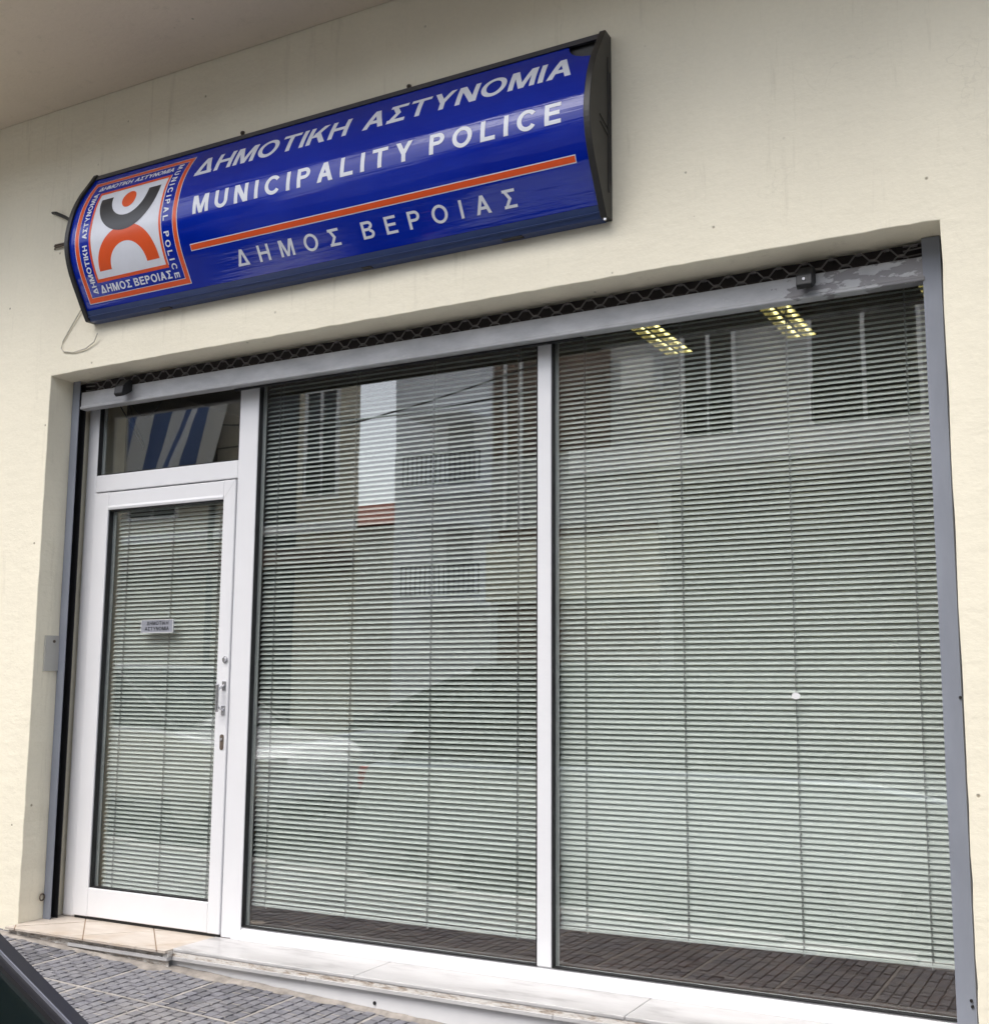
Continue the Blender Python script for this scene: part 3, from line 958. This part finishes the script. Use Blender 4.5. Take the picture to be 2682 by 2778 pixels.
# aluminium profiles along the top and bottom
def profile_strip(name, s0, s1, mat, grooves, yback):
    pts = []
    n = 10
    for i in range(n + 1):
        s = s0 + (s1 - s0) * i / n
        p = surf(0, s, 0.004)
        pts.append((p.y, p.z))
    if grooves:
        pts2 = []
        for i, q in enumerate(pts):
            pts2.append(q)
        pts = pts2
    if s0 < 0.02:
        pts = [(yback, pts[0][1] + 0.001)] + pts + [(pts[-1][0] + 0.012, pts[-1][1] - 0.001), (yback, pts[-1][1] + 0.03)]
    else:
        pts = [(yback, pts[0][1] - 0.03), (pts[0][0] + 0.012, pts[0][1] + 0.001)] + pts + [(pts[-1][0] + 0.004, pts[-1][1] - 0.004), (yback, pts[-1][1] - 0.004)]
    bm = BM()
    prism(bm, pts, 'x', SX0, SX1)
    return link_mesh(name, bm, mat, sg)
profile_strip('top_profile', 0.0, 0.040, M['prof_top'], 0, -0.2505)
profile_strip('bottom_profile', 0.8385, 0.889, M['prof_bot'], 1, -0.2505)
for a, b in ((-4.27, -4.20), (-2.26, -2.16), (-3.0, -2.95)):
    boxo('drain_clip', M['capblack'], sg, a, b, -0.296, -0.27, 3.1445, 3.150, 0.001)
rib = BM()
p1 = surf(0, 0.868, 0.0055)
prism(rib, [(p1.y, p1.z + 0.004), (p1.y - 0.004, p1.z), (p1.y + 0.001, p1.z - 0.005), (p1.y + 0.006, p1.z)], 'x', SX0, SX1)
link_mesh('profile_rib', rib, M['prof_bot'], sg)
# moulded end caps
def end_cap(xa, xb, detail):
    bm = BM()
    out = [(-0.2502, 3.972)] + [(surf(0, s, 0.013).y, surf(0, s, 0.013).z) for s in [CL[-1] * i / 40 for i in range(41)]] + [(-0.2502, 3.150)]
    prism(bm, out, 'x', xa, xb)
    o = link_mesh('end_cap', bm, M['capblack'], sg)
    b = o.modifiers.new('bevel', 'BEVEL'); b.width = 0.004; b.segments = 3; b.angle_limit = R(40)
    if detail:
        r = BM()
        # recessed panel edges: raised ribs on the outer side
        box(r, xb, xb + 0.004, -0.292, -0.286, 3.26, 3.86, 0.001)
        box(r, xb, xb + 0.004, -0.272, -0.268, 3.30, 3.80, 0.001)
        tube(r, [(xb + 0.001, -0.38, 3.565), (xb + 0.001, -0.288, 3.535)], 0.003, 6)
        tube(r, [(xb + 0.001, -0.375, 3.535), (xb + 0.001, -0.288, 3.505)], 0.003, 6)
        link_mesh('cap_rib', r, M['capblack'], o)
        s = BM(); cyl(s, (xb - 0.012, -0.305, 3.143), 'y', 0.006, 0.006, 10)
        link_mesh('cap_screw', s, M['steel'], o)
    return o
end_cap(-1.7865, -1.757, True)
end_cap(-4.790, -4.7615, False)
OFF = 0.0012
def sign_text(name, s, x0, x1, sb, cap, w, mat=None, word=None, part=None):
    G = text_polys(s, cap, w, x1 - x0, word)
    groups = [[[(x0 + px, sb - py) for px, py in P] for P in polys] for polys in G]
    return [on_sign(name, [g], mat or M['white_vinyl'], part or sg, OFF) for g in groups]
def sign_text_v(name, s, s0, s1, xb, cap, w, up_reading, part, word=None):
    L = abs(s1 - s0)
    G = text_polys(s, cap, w, L, word)
    if up_reading:
        groups = [[[(xb - py, s0 - px) for px, py in P] for P in polys] for polys in G]
    else:
        groups = [[[(xb + py, s0 + px) for px, py in P] for P in polys] for polys in G]
    return [on_sign(name, [g], M['white_vinyl'], part, OFF) for g in groups]
sign_text('letter', 'ΔΗΜΟΤΙΚΗ ΑΣΤΥΝΟΜΙΑ', -3.945, -1.866, 0.258, 0.121, 0.19, word=0.09)
sign_text('letter', 'MUNICIPALITY POLICE', -3.900, -1.892, 0.485, 0.095, 0.205, word=0.090)
sign_text('letter', 'ΔΗΜΟΣ ΒΕΡΟΙΑΣ', -3.686, -2.146, 0.778, 0.078, 0.17, word=0.125)
on_sign('orange_stripe', [[rc(-3.941, 0.6275, -1.847, 0.6535)]], M['orange'], sg, OFF)
on_sign('stripe_outline', [[rc(-3.944, 0.6235, -1.844, 0.6575)]], M['white_vinyl'], sg, OFF * 0.5)
# emblem
em = on_sign('emblem', [[rc(-4.722, 0.086, -4.004, 0.809)]], M['white_vinyl'], sg, 0.0006)
def frame_polys(x0, x1, s0, s1, t, ts=None):
    ts = ts or t
    return [rc(x0, s0, x1, s0 + ts), rc(x0, s1 - ts, x1, s1), rc(x0, s0 + ts, x0 + t, s1 - ts), rc(x1 - t, s0 + ts, x1, s1 - ts)]
on_sign('emblem_outer_border', [frame_polys(-4.718, -4.008, 0.090, 0.805, 0.025)], M['orange'], em, 0.0012)
on_sign('emblem_blue_band', [frame_polys(-4.690, -4.036, 0.118, 0.777, 0.073, 0.080)], M['film'], em, 0.0011)
on_sign('emblem_inner_border', [frame_polys(-4.619, -4.114, 0.196, 0.709, 0.0135, 0.017)], M['orange'], em, 0.0012)
cxu, r0, r1 = -4.371, 0.210, 0.126
on_sign('emblem_bowl', [[rc(cxu - r0, 0.254, cxu - r1, 0.264), rc(cxu + r1, 0.254, cxu + r0, 0.264)] + ringp(cxu, 0.263, r0, r0, r1, r1, 0, 180, 40)], M['ink'], em, 0.0016)
on_sign('emblem_arch', [ringp(-4.366, 0.655, r0, r0, 0.125, 0.123, 180, 360, 40)], M['orange'], em, 0.0011)
on_sign('emblem_dot', [[[(cxu + 0.048 * math.cos(2 * math.pi * i / 32), 0.294 + 0.050 * math.sin(2 * math.pi * i / 32)) for i in range(32)]]], M['orange'], em, 0.0014)
em_t = 0.0020
OFF = em_t
sign_text('emblem_letter', 'ΔΗΜΟΤΙΚΗ ΑΣΤΥΝΟΜΙΑ', -4.655, -4.118, 0.172, 0.034, 0.2, part=em, word=0.02)
sign_text('emblem_letter', 'ΔΗΜΟΣ ΒΕΡΟΙΑΣ', -4.612, -4.112, 0.764, 0.040, 0.2, part=em, word=0.022)
sign_text_v('emblem_letter', 'ΔΗΜΟΤΙΚΗ ΑΣΤΥΝΟΜΙΑ', 0.762, 0.190, -4.634, 0.033, 0.2, True, em, 0.034)
sign_text_v('emblem_letter', 'MUNICIPAL POLICE', 0.130, 0.768, -4.096, 0.034, 0.2, False, em, 0.055)

# name plate on the door glass
pl = BM(); box(pl, -4.622, -4.392, 0.0225, 0.0290, 1.497, 1.568, 0.0015)
plate = tag(link_mesh('name_plate', pl, M['plate']), 'small grey name plate with two Greek words on the door glass', 'plate')
pe = BM(); ring(pe, -4.6225, -4.3915, 1.4965, 1.5685, 0.0035, 0.0215, 0.0285)
link_mesh('plate_rim', pe, M['spacer'], plate)
for s, xa, xb, zb in (('ΔΗΜΟΤΙΚΗ', -4.580, -4.425, 1.539), ('ΑΣΤΥΝΟΜΙΑ', -4.592, -4.420, 1.510)):
    for polys in text_polys(s, 0.0195, 0.19, xb - xa):
        lt = BM()
        cdt([[(xa + px, zb + py) for px, py in P] for P in polys], lt, None)
        for v in lt.verts: v.co = (v.co.x, 0.0218, v.co.y)
        bmesh.ops.recalc_face_normals(lt, faces=lt.faces[:])
        link_mesh('plate_letter', lt, M['ink'], plate)
# round white sticker on the right window glass
stk = BM()
prism(stk, [(-1.121 + 0.017 * math.cos(2 * math.pi * i / 24) * (1 + 0.1 * math.sin(i)), 1.196 + 0.013 * math.sin(2 * math.pi * i / 24)) for i in range(24)], 'y', 0.0308, 0.0313)
tag(link_mesh('sticker', stk, M['flag_white']), 'small round white sticker on the glass of the right hand window', 'sticker')

# ------------------------------------------------------------------ ceiling lights inside
LG = 'louvred fluorescent lights on the office ceiling'
def ceiling_light(x0, lab):
    w, y0, y1, zc = 0.160, 0.35, 1.385, 3.098
    t = thing('ceiling_light', lab, 'ceiling light', (x0 + w / 2, (y0 + y1) / 2, zc), LG)
    b = BM()
    box(b, x0, x0 + w, y0, y1, zc - 0.006, zc)
    box(b, x0, x0 + 0.004, y0, y1, zc - 0.045, zc - 0.0065); box(b, x0 + w - 0.004, x0 + w, y0, y1, zc - 0.045, zc - 0.0065)
    box(b, x0 + w / 2 - 0.008, x0 + w / 2 + 0.008, y0, y1, zc - 0.045, zc - 0.0065)
    box(b, x0 + 0.0045, x0 + w - 0.0045, y1 - 0.003, y1, zc - 0.045, zc - 0.0065)
    link_mesh('tray', b, M['lamp_body'], t)
    l = BM()
    n = 15
    for i in range(1, n):
        y = y0 + (y1 - y0) * i / n
        for xa, xb in ((x0 + 0.0045, x0 + w / 2 - 0.0085), (x0 + w / 2 + 0.0085, x0 + w - 0.0045)):
            prism(l, [(y - 0.004, zc - 0.0455), (y + 0.004, zc - 0.0455), (y + 0.001, zc - 0.022), (y - 0.001, zc - 0.022)], 'x', xa, xb)
    link_mesh('louvre', l, M['lamp_body'], t)
    for xc in (x0 + w * 0.27, x0 + w * 0.73):
        c = BM(); cyl(c, (xc, y0 + 0.02, zc - 0.016), 'y', 0.008, y1 - y0 - 0.04, 12)
        link_mesh('fluorescent_tube', c, M['tube'], t)
ceiling_light(-2.133, 'lit louvred ceiling light left of the others, nearest the centre mullion')
ceiling_light(-1.455, 'lit louvred ceiling light in the middle of the three')
ceiling_light(-0.716, 'lit louvred ceiling light cut off by the right guide rail')

# ------------------------------------------------------------------ small fittings on the wall
def mesh_thing(name, bm, mat, label, cat, group=None, smooth=False):
    return tag(link_mesh(name, bm, mat, None, smooth), label, cat, group)
for (x, z), lab in (((-3.791, 4.013), 'dark screw fixing in the wall above the word ΔΗΜΟΤΙΚΗ on the sign'), ((-2.782, 4.008), 'grey washer fixing in the wall above the middle of the sign')):
    b = BM(); cyl(b, (x, -0.2585, z), 'y', 0.010, 0.008, 14, 0.013); cyl(b, (x, -0.264, z), 'y', 0.0055, 0.006, 8)
    mesh_thing('wall_screw', b, M['rust'], lab, 'screw', 'old screws around the sign')
b = BM()
pp = [(-0.163, 1.295), (-0.077, 1.295), (-0.071, 1.305), (-0.070, 1.47), (-0.076, 1.486), (-0.19, 1.486), (-0.19, 1.295)]
prism(b, pp, 'x', XL + 0.0005, XL + 0.011)
sp = mesh_thing('cover_plate', b, M['grey_plastic'], 'grey shutter switch cover plate on the left reveal beside the door', 'cover plate')
b = BM(); cyl(b, (XL + 0.0115, -0.135, 1.455), 'x', 0.008, 0.003, 12)
link_mesh('plate_screw', b, M['rust'], sp)
b = BM()
pts = [(XL + 0.012, -0.118 + 0.014 * math.cos(2 * math.pi * i / 16), 0.113 + 0.017 * math.sin(2 * math.pi * i / 16)) for i in range(17)]
tube(b, pts, 0.004, 6)
mesh_thing('eye_bolt', b, M['rust'], 'small metal eye low on the left reveal beside the guide rail', 'eye bolt')
b = BM(); tube(b, [(-5.20, -0.235, 3.87), (-5.13, -0.262, 3.845), (-5.05, -0.268, 3.805), (-4.95, -0.275, 3.745), (-4.86, -0.290, 3.70), (-4.77, -0.30, 3.66)], 0.0095, 8)
mesh_thing('black_cable', b, M['cable_b'], 'thick black cable running from the left into the end of the sign', 'cable')
b = BM(); tube(b, [(-5.16, -0.235, 3.66), (-5.12, -0.262, 3.655), (-5.0, -0.266, 3.65), (-4.9, -0.268, 3.66), (-4.80, -0.275, 3.665)], 0.006, 8); tube(b, [(-5.16, -0.235, 3.64), (-5.12, -0.262, 3.640), (-5.0, -0.266, 3.645), (-4.85, -0.268, 3.640)], 0.005, 8)
mesh_thing('grey_cable', b, M['rust'], 'pair of thin dark cables below the thick one left of the sign', 'cable')
b = BM(); tube(b, [(-4.80, -0.262, 3.35), (-4.93, -0.258, 3.20), (-5.02, -0.256, 3.09), (-5.03, -0.256, 3.05), (-5.01, -0.256, 3.03), (-4.93, -0.257, 3.015), (-4.84, -0.258, 3.022), (-4.77, -0.262, 3.05), (-4.74, -0.27, 3.09)], 0.0032, 8)
mesh_thing('white_cable', b, M['cable_w'], 'thin off white cable looping on the wall below the left end of the sign', 'cable')
b = BM()
def arcpts(p0, p1, sag, n=12): return [(p0[0] + (p1[0] - p0[0]) * i / n, p0[1] + (p1[1] - p0[1]) * i / n, p0[2] + (p1[2] - p0[2]) * i / n - sag * math.sin(math.pi * i / n)) for i in range(n + 1)]
tube(b, [(-4.93, 0.075, 2.80), (-4.83, 0.085, 2.66), (-4.75, 0.09, 2.545), (-4.733, 0.09, 2.515), (-4.728, 0.09, 2.53), (-4.745, 0.088, 2.57), (-4.83, 0.082, 2.72), (-4.87, 0.08, 2.82)], 0.0032, 6)
tube(b, arcpts((-4.86, 0.10, 2.80), (-4.60, 0.10, 2.82), 0.10), 0.0025, 6)
mesh_thing('wire_loop', b, M['cable_b'], 'thin black wire loop dangling behind the pane above the door', 'wire')

# ------------------------------------------------------------------ cars
def car(name, label, X, Y, flip, paint, prof, ghs, width=1.66, group=None):
    """prof: body side outline (x,z) below the glass; ghs: greenhouse outline; X,Y,z0 of the car's origin"""
    z0 = gz(X, Y) - 0.13
    t = thing(name, label, 'car', (X, Y, z0), group)
    fx = -1 if flip else 1
    def T(p): return (X + fx * p[0], z0 + p[1])
    W = width / 2
    b = BM(); prism(b, [T(p) for p in prof], 'y', Y - W, Y + W)
    o = link_mesh('body', b, paint, t)
    bv = o.modifiers.new('bevel', 'BEVEL'); bv.width = 0.07; bv.segments = 3; bv.angle_limit = R(25)
    # greenhouse with tumblehome
    b = BM()
    n = len(ghs)
    zs = [p[1] for p in ghs]; zb, zt = min(zs), max(zs)
    def ins(z): return 0.06 + 0.13 * (z - zb) / (zt - zb)
    A = [b.verts.new((T(p)[0], Y - W + ins(p[1]), T(p)[1])) for p in ghs]
    B = [b.verts.new((T(p)[0], Y + W - ins(p[1]), T(p)[1])) for p in ghs]
    b.faces.new(A); b.faces.new(B[::-1])
    for i in range(n):
        j = (i + 1) % n
        b.faces.new((A[j], A[i], B[i], B[j]))
    bmesh.ops.recalc_face_normals(b, faces=b.faces[:])
    g = link_mesh('cabin_glass', b, M['car_glass'], t)
    # roof skin and pillars
    b = BM()
    top = [p for p in ghs if p[1] > zt - 0.07]
    xs = sorted(p[0] for p in top)
    for sy in (-1, 1):
        for p, q in zip(ghs, ghs[1:]):
            yy = lambda pt: Y + sy * (W - ins(pt[1]) - 0.012)
            tube(b, [(T(p)[0], yy(p), T(p)[1] + 0.006), (T(q)[0], yy(q), T(q)[1] + 0.006)], 0.022, 8)
        xm = (xs[0] + xs[-1]) / 2
        tube(b, [(T((xm, zb))[0], Y + sy * (W - 0.07), z0 + zb), (T((xm - 0.05, zt))[0], Y + sy * (W - 0.19), z0 + zt - 0.01)], 0.022, 8)
    link_mesh('pillars', b, M['car_trim'], t)
    b = BM(); box(b, min(T((xs[0], 0))[0], T((xs[-1], 0))[0]), max(T((xs[0], 0))[0], T((xs[-1], 0))[0]), Y - W + 0.17, Y + W - 0.17, z0 + zt - 0.03, z0 + zt + 0.028, 0.025)
    link_mesh('roof', b, paint, t)
    for px in (prof[0][0] + 0.72, prof[-1][0] - 0.78):
        for sy in (-1, 1):
            b = BM(); yw = Y + sy * (W - 0.02) - (0.19 if sy > 0 else 0.0) + (0.0)
            cyl(b, (T((px, 0))[0], yw, z0 + 0.30), 'y', 0.30, 0.19, 28)
            w = link_mesh('wheel', b, M['tyre'], t)
            b = BM(); cyl(b, (T((px, 0))[0], yw + (0.185 if sy > 0 else -0.01), z0 + 0.30), 'y', 0.20, 0.015, 20)
            link_mesh('rim', b, M['rim'], w)
    xr, xf = prof[0][0], prof[-1][0]
    for sy in (-1, 1):
        b = BM(); xx = T((xr, 0))[0]; box(b, min(xx, xx + fx * 0.10) - 0.015, max(xx, xx + fx * 0.10), Y + sy * (W - 0.14) - 0.1, Y + sy * (W - 0.14) + 0.1, z0 + 0.80, z0 + 1.0, 0.02)
        link_mesh('tail_light', b, M['lamp_red'], t)
        b = BM(); xx = T((xf, 0))[0]; box(b, min(xx, xx - fx * 0.16), max(xx, xx - fx * 0.16) + 0.015, Y + sy * (W - 0.2) - 0.14, Y + sy * (W - 0.2) + 0.14, z0 + 0.56, z0 + 0.70, 0.02)
        link_mesh('headlight', b, M['lamp_clear'], t)
    return t, z0

PR = [(-2.0, 0.30), (-2.02, 0.55), (-1.95, 0.92), (-1.2, 0.97), (0.75, 0.93), (1.75, 0.78), (1.98, 0.62), (2.0, 0.30)]
# car at the kerb in the corner of the picture: its windscreen edge runs down to the right
z0c = gz(-2.9, -3.8) - 0.13
dk = thing('parked_car', 'parked car whose black windscreen edge shows in the bottom left corner', 'car', (-2.9, -3.75, z0c))
def dark_car():
    YA, YBk = -4.42, -2.985         # street side, kerb side
    P0, P1 = (-1.50, 0.6535), (-2.79, 1.333)   # windscreen base and top at the kerb-side edge
    body = [(-5.3, -0.02), (-5.34, 0.25), (-5.22, 0.62), (-3.4, 0.66), (-1.50, 0.635), (-0.95, 0.54), (-0.72, 0.36), (-0.70, -0.02)]
    b = BM(); prism(b, body, 'y', YA, YBk + 0.11)
    o = link_mesh('body', b, M['car_roof'], dk)
    bv = o.modifiers.new('bevel', 'BEVEL'); bv.width = 0.06; bv.segments = 3; bv.angle_limit = R(25)
    # cabin: windscreen, roof, rear window, side glass
    gh = [(-1.50, 0.640), (-2.79, 1.318), (-3.4, 1.37), (-4.3, 1.34), (-5.05, 0.66)]
    b = BM(); prism(b, gh, 'y', YA + 0.10, YBk - 0.032)
    link_mesh('cabin_glass', b, M['car_glass'], dk)
    def edge(y0, y1, lift, mat, name):
        pts = [(-1.47, 0.640), (-2.79, 1.335), (-3.4, 1.388), (-4.3, 1.358), (-5.08, 0.66)]
        bm = BM()
        for p, q in zip(pts, pts[1:]):
            d = Vector((q[0] - p[0], q[1] - p[1])).normalized(); nrm = Vector((-d.y, d.x)) * (-1 if d.x < 0 and False else 1)
            nn = Vector((d.y, -d.x))
            if nn.y < 0: nn = -nn
            A = [(p[0] + nn.x * lift, p[1] + nn.y * lift), (q[0] + nn.x * lift, q[1] + nn.y * lift), (q[0] - nn.x * 0.05, q[1] - nn.y * 0.05), (p[0] - nn.x * 0.05, p[1] - nn.y * 0.05)]
            prism(bm, A, 'y', y0, y1)
        return link_mesh(name, bm, mat, dk)
    edge(-3.0125, YBk, -0.0025, M['car_dark'], 'pillar')
    edge(-3.0155, -3.0127, -0.001, M['car_edge'], 'window_trim')
    edge(-3.0310, -3.0157, -0.006, M['car_trim'], 'window_seal')
    b = BM(); prism(b, [(-2.80, 1.322), (-3.4, 1.395), (-4.3, 1.365), (-4.32, 1.33), (-3.4, 1.35), (-2.82, 1.30)], 'y', YA + 0.08, -3.04)
    link_mesh('roof', b, M['car_roof'], dk)
    for px in (-4.55, -1.45):
        for yw in (YA - 0.0, YBk - 0.12):
            b = BM(); cyl(b, (px, yw, 0.02), 'y', 0.30, 0.19, 28)
            w = link_mesh('wheel', b, M['tyre'], dk)
            b = BM(); cyl(b, (px, yw + (0.186 if yw > -3.5 else -0.01), 0.02), 'y', 0.20, 0.015, 20)
            link_mesh('rim', b, M['rim'], w)
    for y in (YA + 0.06, YBk - 0.20):
        b = BM(); box(b, -0.86, -0.715, y, y + 0.24, 0.30, 0.42, 0.02)
        link_mesh('headlight', b, M['lamp_clear'], dk)
        b = BM(); box(b, -5.36, -5.24, y, y + 0.22, 0.40, 0.58, 0.02)
        link_mesh('tail_light', b, M['lamp_red'], dk)
dark_car()
PRH = [(-1.95, 0.30), (-2.0, 0.55), (-1.98, 0.95), (-1.2, 1.0), (0.85, 0.95), (1.75, 0.82), (1.98, 0.62), (2.0, 0.30)]
GHH = [(-1.93, 0.96), (-1.62, 1.42), (-0.9, 1.53), (-0.1, 1.49), (1.15, 0.94)]
GH = [(-1.80, 0.94), (-1.45, 1.36), (-0.6, 1.46), (0.10, 1.42), (0.95, 0.93)]
car('parked_car', 'white parked car standing behind the pale blue one, mirrored in the door glass', -8.3, -3.75, False, M['car_white'], PR, GH)
car('parked_car', 'silver parked car across the street, mirrored in the window beside the door', -6.25, -6.35, True, M['car_silver'], PRH, GHH)

# ------------------------------------------------------------------ the other side of the street (seen in the glass)
def railing(bm, x0, x1, y, z0, z1, n, r=0.012):
    tube(bm, [(x0, y, z1), (x1, y, z1)], r * 1.4, 6); tube(bm, [(x0, y, z0), (x1, y, z0)], r, 6)
    for i in range(n + 1):
        x = x0 + (x1 - x0) * i / n
        tube(bm, [(x, y, z0), (x, y, z1)], r, 4)

def opp_window(parent, x0, x1, z0, z1, y):
    b = BM(); box(b, x0, x1, y, y + 0.02, z0, z1)
    w = link_mesh('window', b, M['oppdark'], parent)
    b = BM(); ring(b, x0 - 0.05, x1 + 0.05, z0 - 0.05, z1 + 0.05, 0.05, y, y + 0.05); box(b, (x0 + x1) / 2 - 0.025, (x0 + x1) / 2 + 0.025, y + 0.021, y + 0.05, z0, z1)
    link_mesh('window_frame', b, M['oppband'], w)
    b = BM(); railing(b, x0, x1, y + 0.10, z0 + 0.04, z0 + 0.5, 9)
    link_mesh('window_railing', b, M['capblack'], w)

b1 = thing('apartment_building', 'grey apartment building opposite with tall railed windows above a white band', 'building', (-2, -9, 0))
boxo('wall', M['oppgrey'], b1, -7.55, 5, -15, -9.0, -0.6, 6.7)
boxo('floor_band', M['oppband'], b1, -6.3, 5, -8.999, -8.85, 3.95, 4.28)
boxo('brick_panel', M['oppbrown'], b1, -7.50, -5.75, -8.998, -8.96, 4.30, 6.6)
boxo('shop_front', M['oppbrown'], b1, -7.4, -5.1, -8.998, -8.93, -0.3, 3.3)
boxo('shop_shutter', simple('brown shop shutter', (0.12, 0.11, 0.10), 0.6, var=0.1), b1, -4.9, 4.8, -8.998, -8.95, -0.3, 3.75)
boxo('fascia', M['awning'], b1, -7.5, -5.0, -8.997, -8.75, 2.3, 3.1, 0.02)
for x0, x1 in ((-4.70, -4.08), (-3.08, -1.86), (-0.9, 0.3), (1.4, 2.6)):
    opp_window(b1, x0, x1, 4.32, 5.75, -8.995)
ac = BM(); box(ac, -5.45, -5.0, -8.99, -8.62, 4.95, 5.35, 0.02)
ao = link_mesh('air_conditioner', ac, M['oppband'], b1)
b2 = thing('corner_building', 'beige building opposite the door with a flag on its front', 'building', (-13, -9, 0))
link_mesh('wall', prism(BM(), [(-9.80, -9.0), (-22, -9.0), (-22, -15), (-14.6, -15)], 'z', -0.6, 6.9), M['oppbeige'], b2)
boxo('dark_bay', M['oppdark'], b2, -12.1, -10.95, -8.998, -8.97, 0.0, 6.0)
boxo('canopy', M['oppbrown'], b2, -21, -9.85, -8.997, -8.3, 2.9, 3.15, 0.02)
boxo('shop_front', M['awning'], b2, -10.8, -9.9, -8.998, -8.95, 0.0, 2.8)
pp_ = BM(); tube(pp_, [(-12.55, -8.9, 0), (-12.55, -8.9, 6.8)], 0.05, 10)
link_mesh('drain_pipe', pp_, M['capblack'], b2)
b3 = thing('apartment_building', 'white balconied block at the end of the side street opposite', 'building', (-16.5, -22, 0))
boxo('wall', M['oppband'], b3, -18.0, -10.0, -30, -22.0, -0.6, 10.4)
for z in (3.2, 6.2):
    sl_ = boxo('balcony', M['oppband'], b3, -17.0, -14.6, -21.999, -20.9, z, z + 0.22)
    rb = BM(); railing(rb, -17.0, -14.6, -20.92, z + 0.3, z + 1.1, 16, 0.02)
    link_mesh('balcony_railing', rb, M['capblack'], sl_)
    boxo('balcony_door', M['oppgrey'], b3, -16.2, -15.4, -21.998, -21.95, z + 0.22, z + 2.3)
for x0, x1, z0, z1 in ((-10.75, -10.2, 4.0, 5.6), (-14.4, -13.4, 3.9, 5.4), (-17.0, -16.0, 3.9, 5.4)):
    opp_window(b2, x0, x1, z0, z1, -8.995)
boxo('cornice', M['oppband'], b2, -22, -9.82, -8.998, -8.9, 3.45, 3.6, 0.01)
for z in (4.2, 7.2):
    boxo('awning', M['oppband'], b3, -16.8, -14.9, -21.9, -20.7, z + 1.15, z + 1.22)
for xs_ in (-7.3, -7.05):
    b = BM(); cyl(b, (xs_, -8.93, 3.3), 'z', 0.03, 3.3, 10)
    link_mesh('drain_pipe', b, M['oppband'], b1)
for i_, (za, zb_) in enumerate(((4.9, 5.6), (5.5, 5.2))):
    b = BM(); tube(b, arcpts((-14, -8.9, za), (-6.5, -8.9, zb_), 0.25), 0.012, 6)
    mesh_thing('overhead_cable', b, M['cable_b'], ('upper end of its run on the right of two cables strung along the fronts opposite', 'upper end of its run on the left of two cables strung along the fronts opposite')[i_], 'cable', 'cables along the opposite fronts')
b4 = thing('low_house', 'low house with a red tiled roof at the far end of the side street', 'house', (-21, -26, 0))
boxo('wall', M['oppbeige'], b4, -25, -18.4, -31, -26, -0.6, 6.3)
rf = BM(); prism(rf, [(-25.6, 6.3), (-28.5, 7.5), (-31.4, 6.3)], 'x', -25.3, -18.2)
link_mesh('roof', rf, M['redroof'], b4)
ground_sheet('far_pavement', M['kerb'], -40, 30, -8.95, -7.9, 0.0, 10, 2)

# striped flag on a short staff, hanging on the building opposite the door
fl = thing('flag', 'blue and white striped flag hanging opposite, mirrored in the pane above the door', 'flag', (-13, -8.6, 5.6))
def flag():
    a = Vector((-14.4, -8.45, 6.3)); 
    nu, nv = 24, 27
    P = lambda u, v: Vector((-13.75 + 2.05 * u - 0.62 * v * (1 + 0.3 * u), -8.5 + 0.12 * math.sin(u * 9 + v * 2), 6.15 - 2.0 * v * (0.85 + 0.15 * u) - 0.12 * math.sin(u * 3.0)))
    for mat, sel, nm in ((M['flag_blue'], 0, 'blue_stripes'), (M['flag_white'], 1, 'white_stripes')):
        b = BM()
        for i in range(nu):
            if (i // 3) % 2 != sel: continue
            for j in range(nv):
                q = [P(i / nu, j / nv), P((i + 1) / nu, j / nv), P((i + 1) / nu, (j + 1) / nv), P(i / nu, (j + 1) / nv)]
                b.faces.new([b.verts.new(p) for p in q])
        bmesh.ops.remove_doubles(b, verts=b.verts[:], dist=1e-5)
        link_mesh(nm, b, mat, fl, True)
    s = BM(); tube(s, [(-14.0, -8.98, 6.0), (-13.85, -8.5, 6.17), (-11.6, -8.45, 6.22)], 0.018, 8)
    link_mesh('staff', s, M['rim'], fl)
flag()
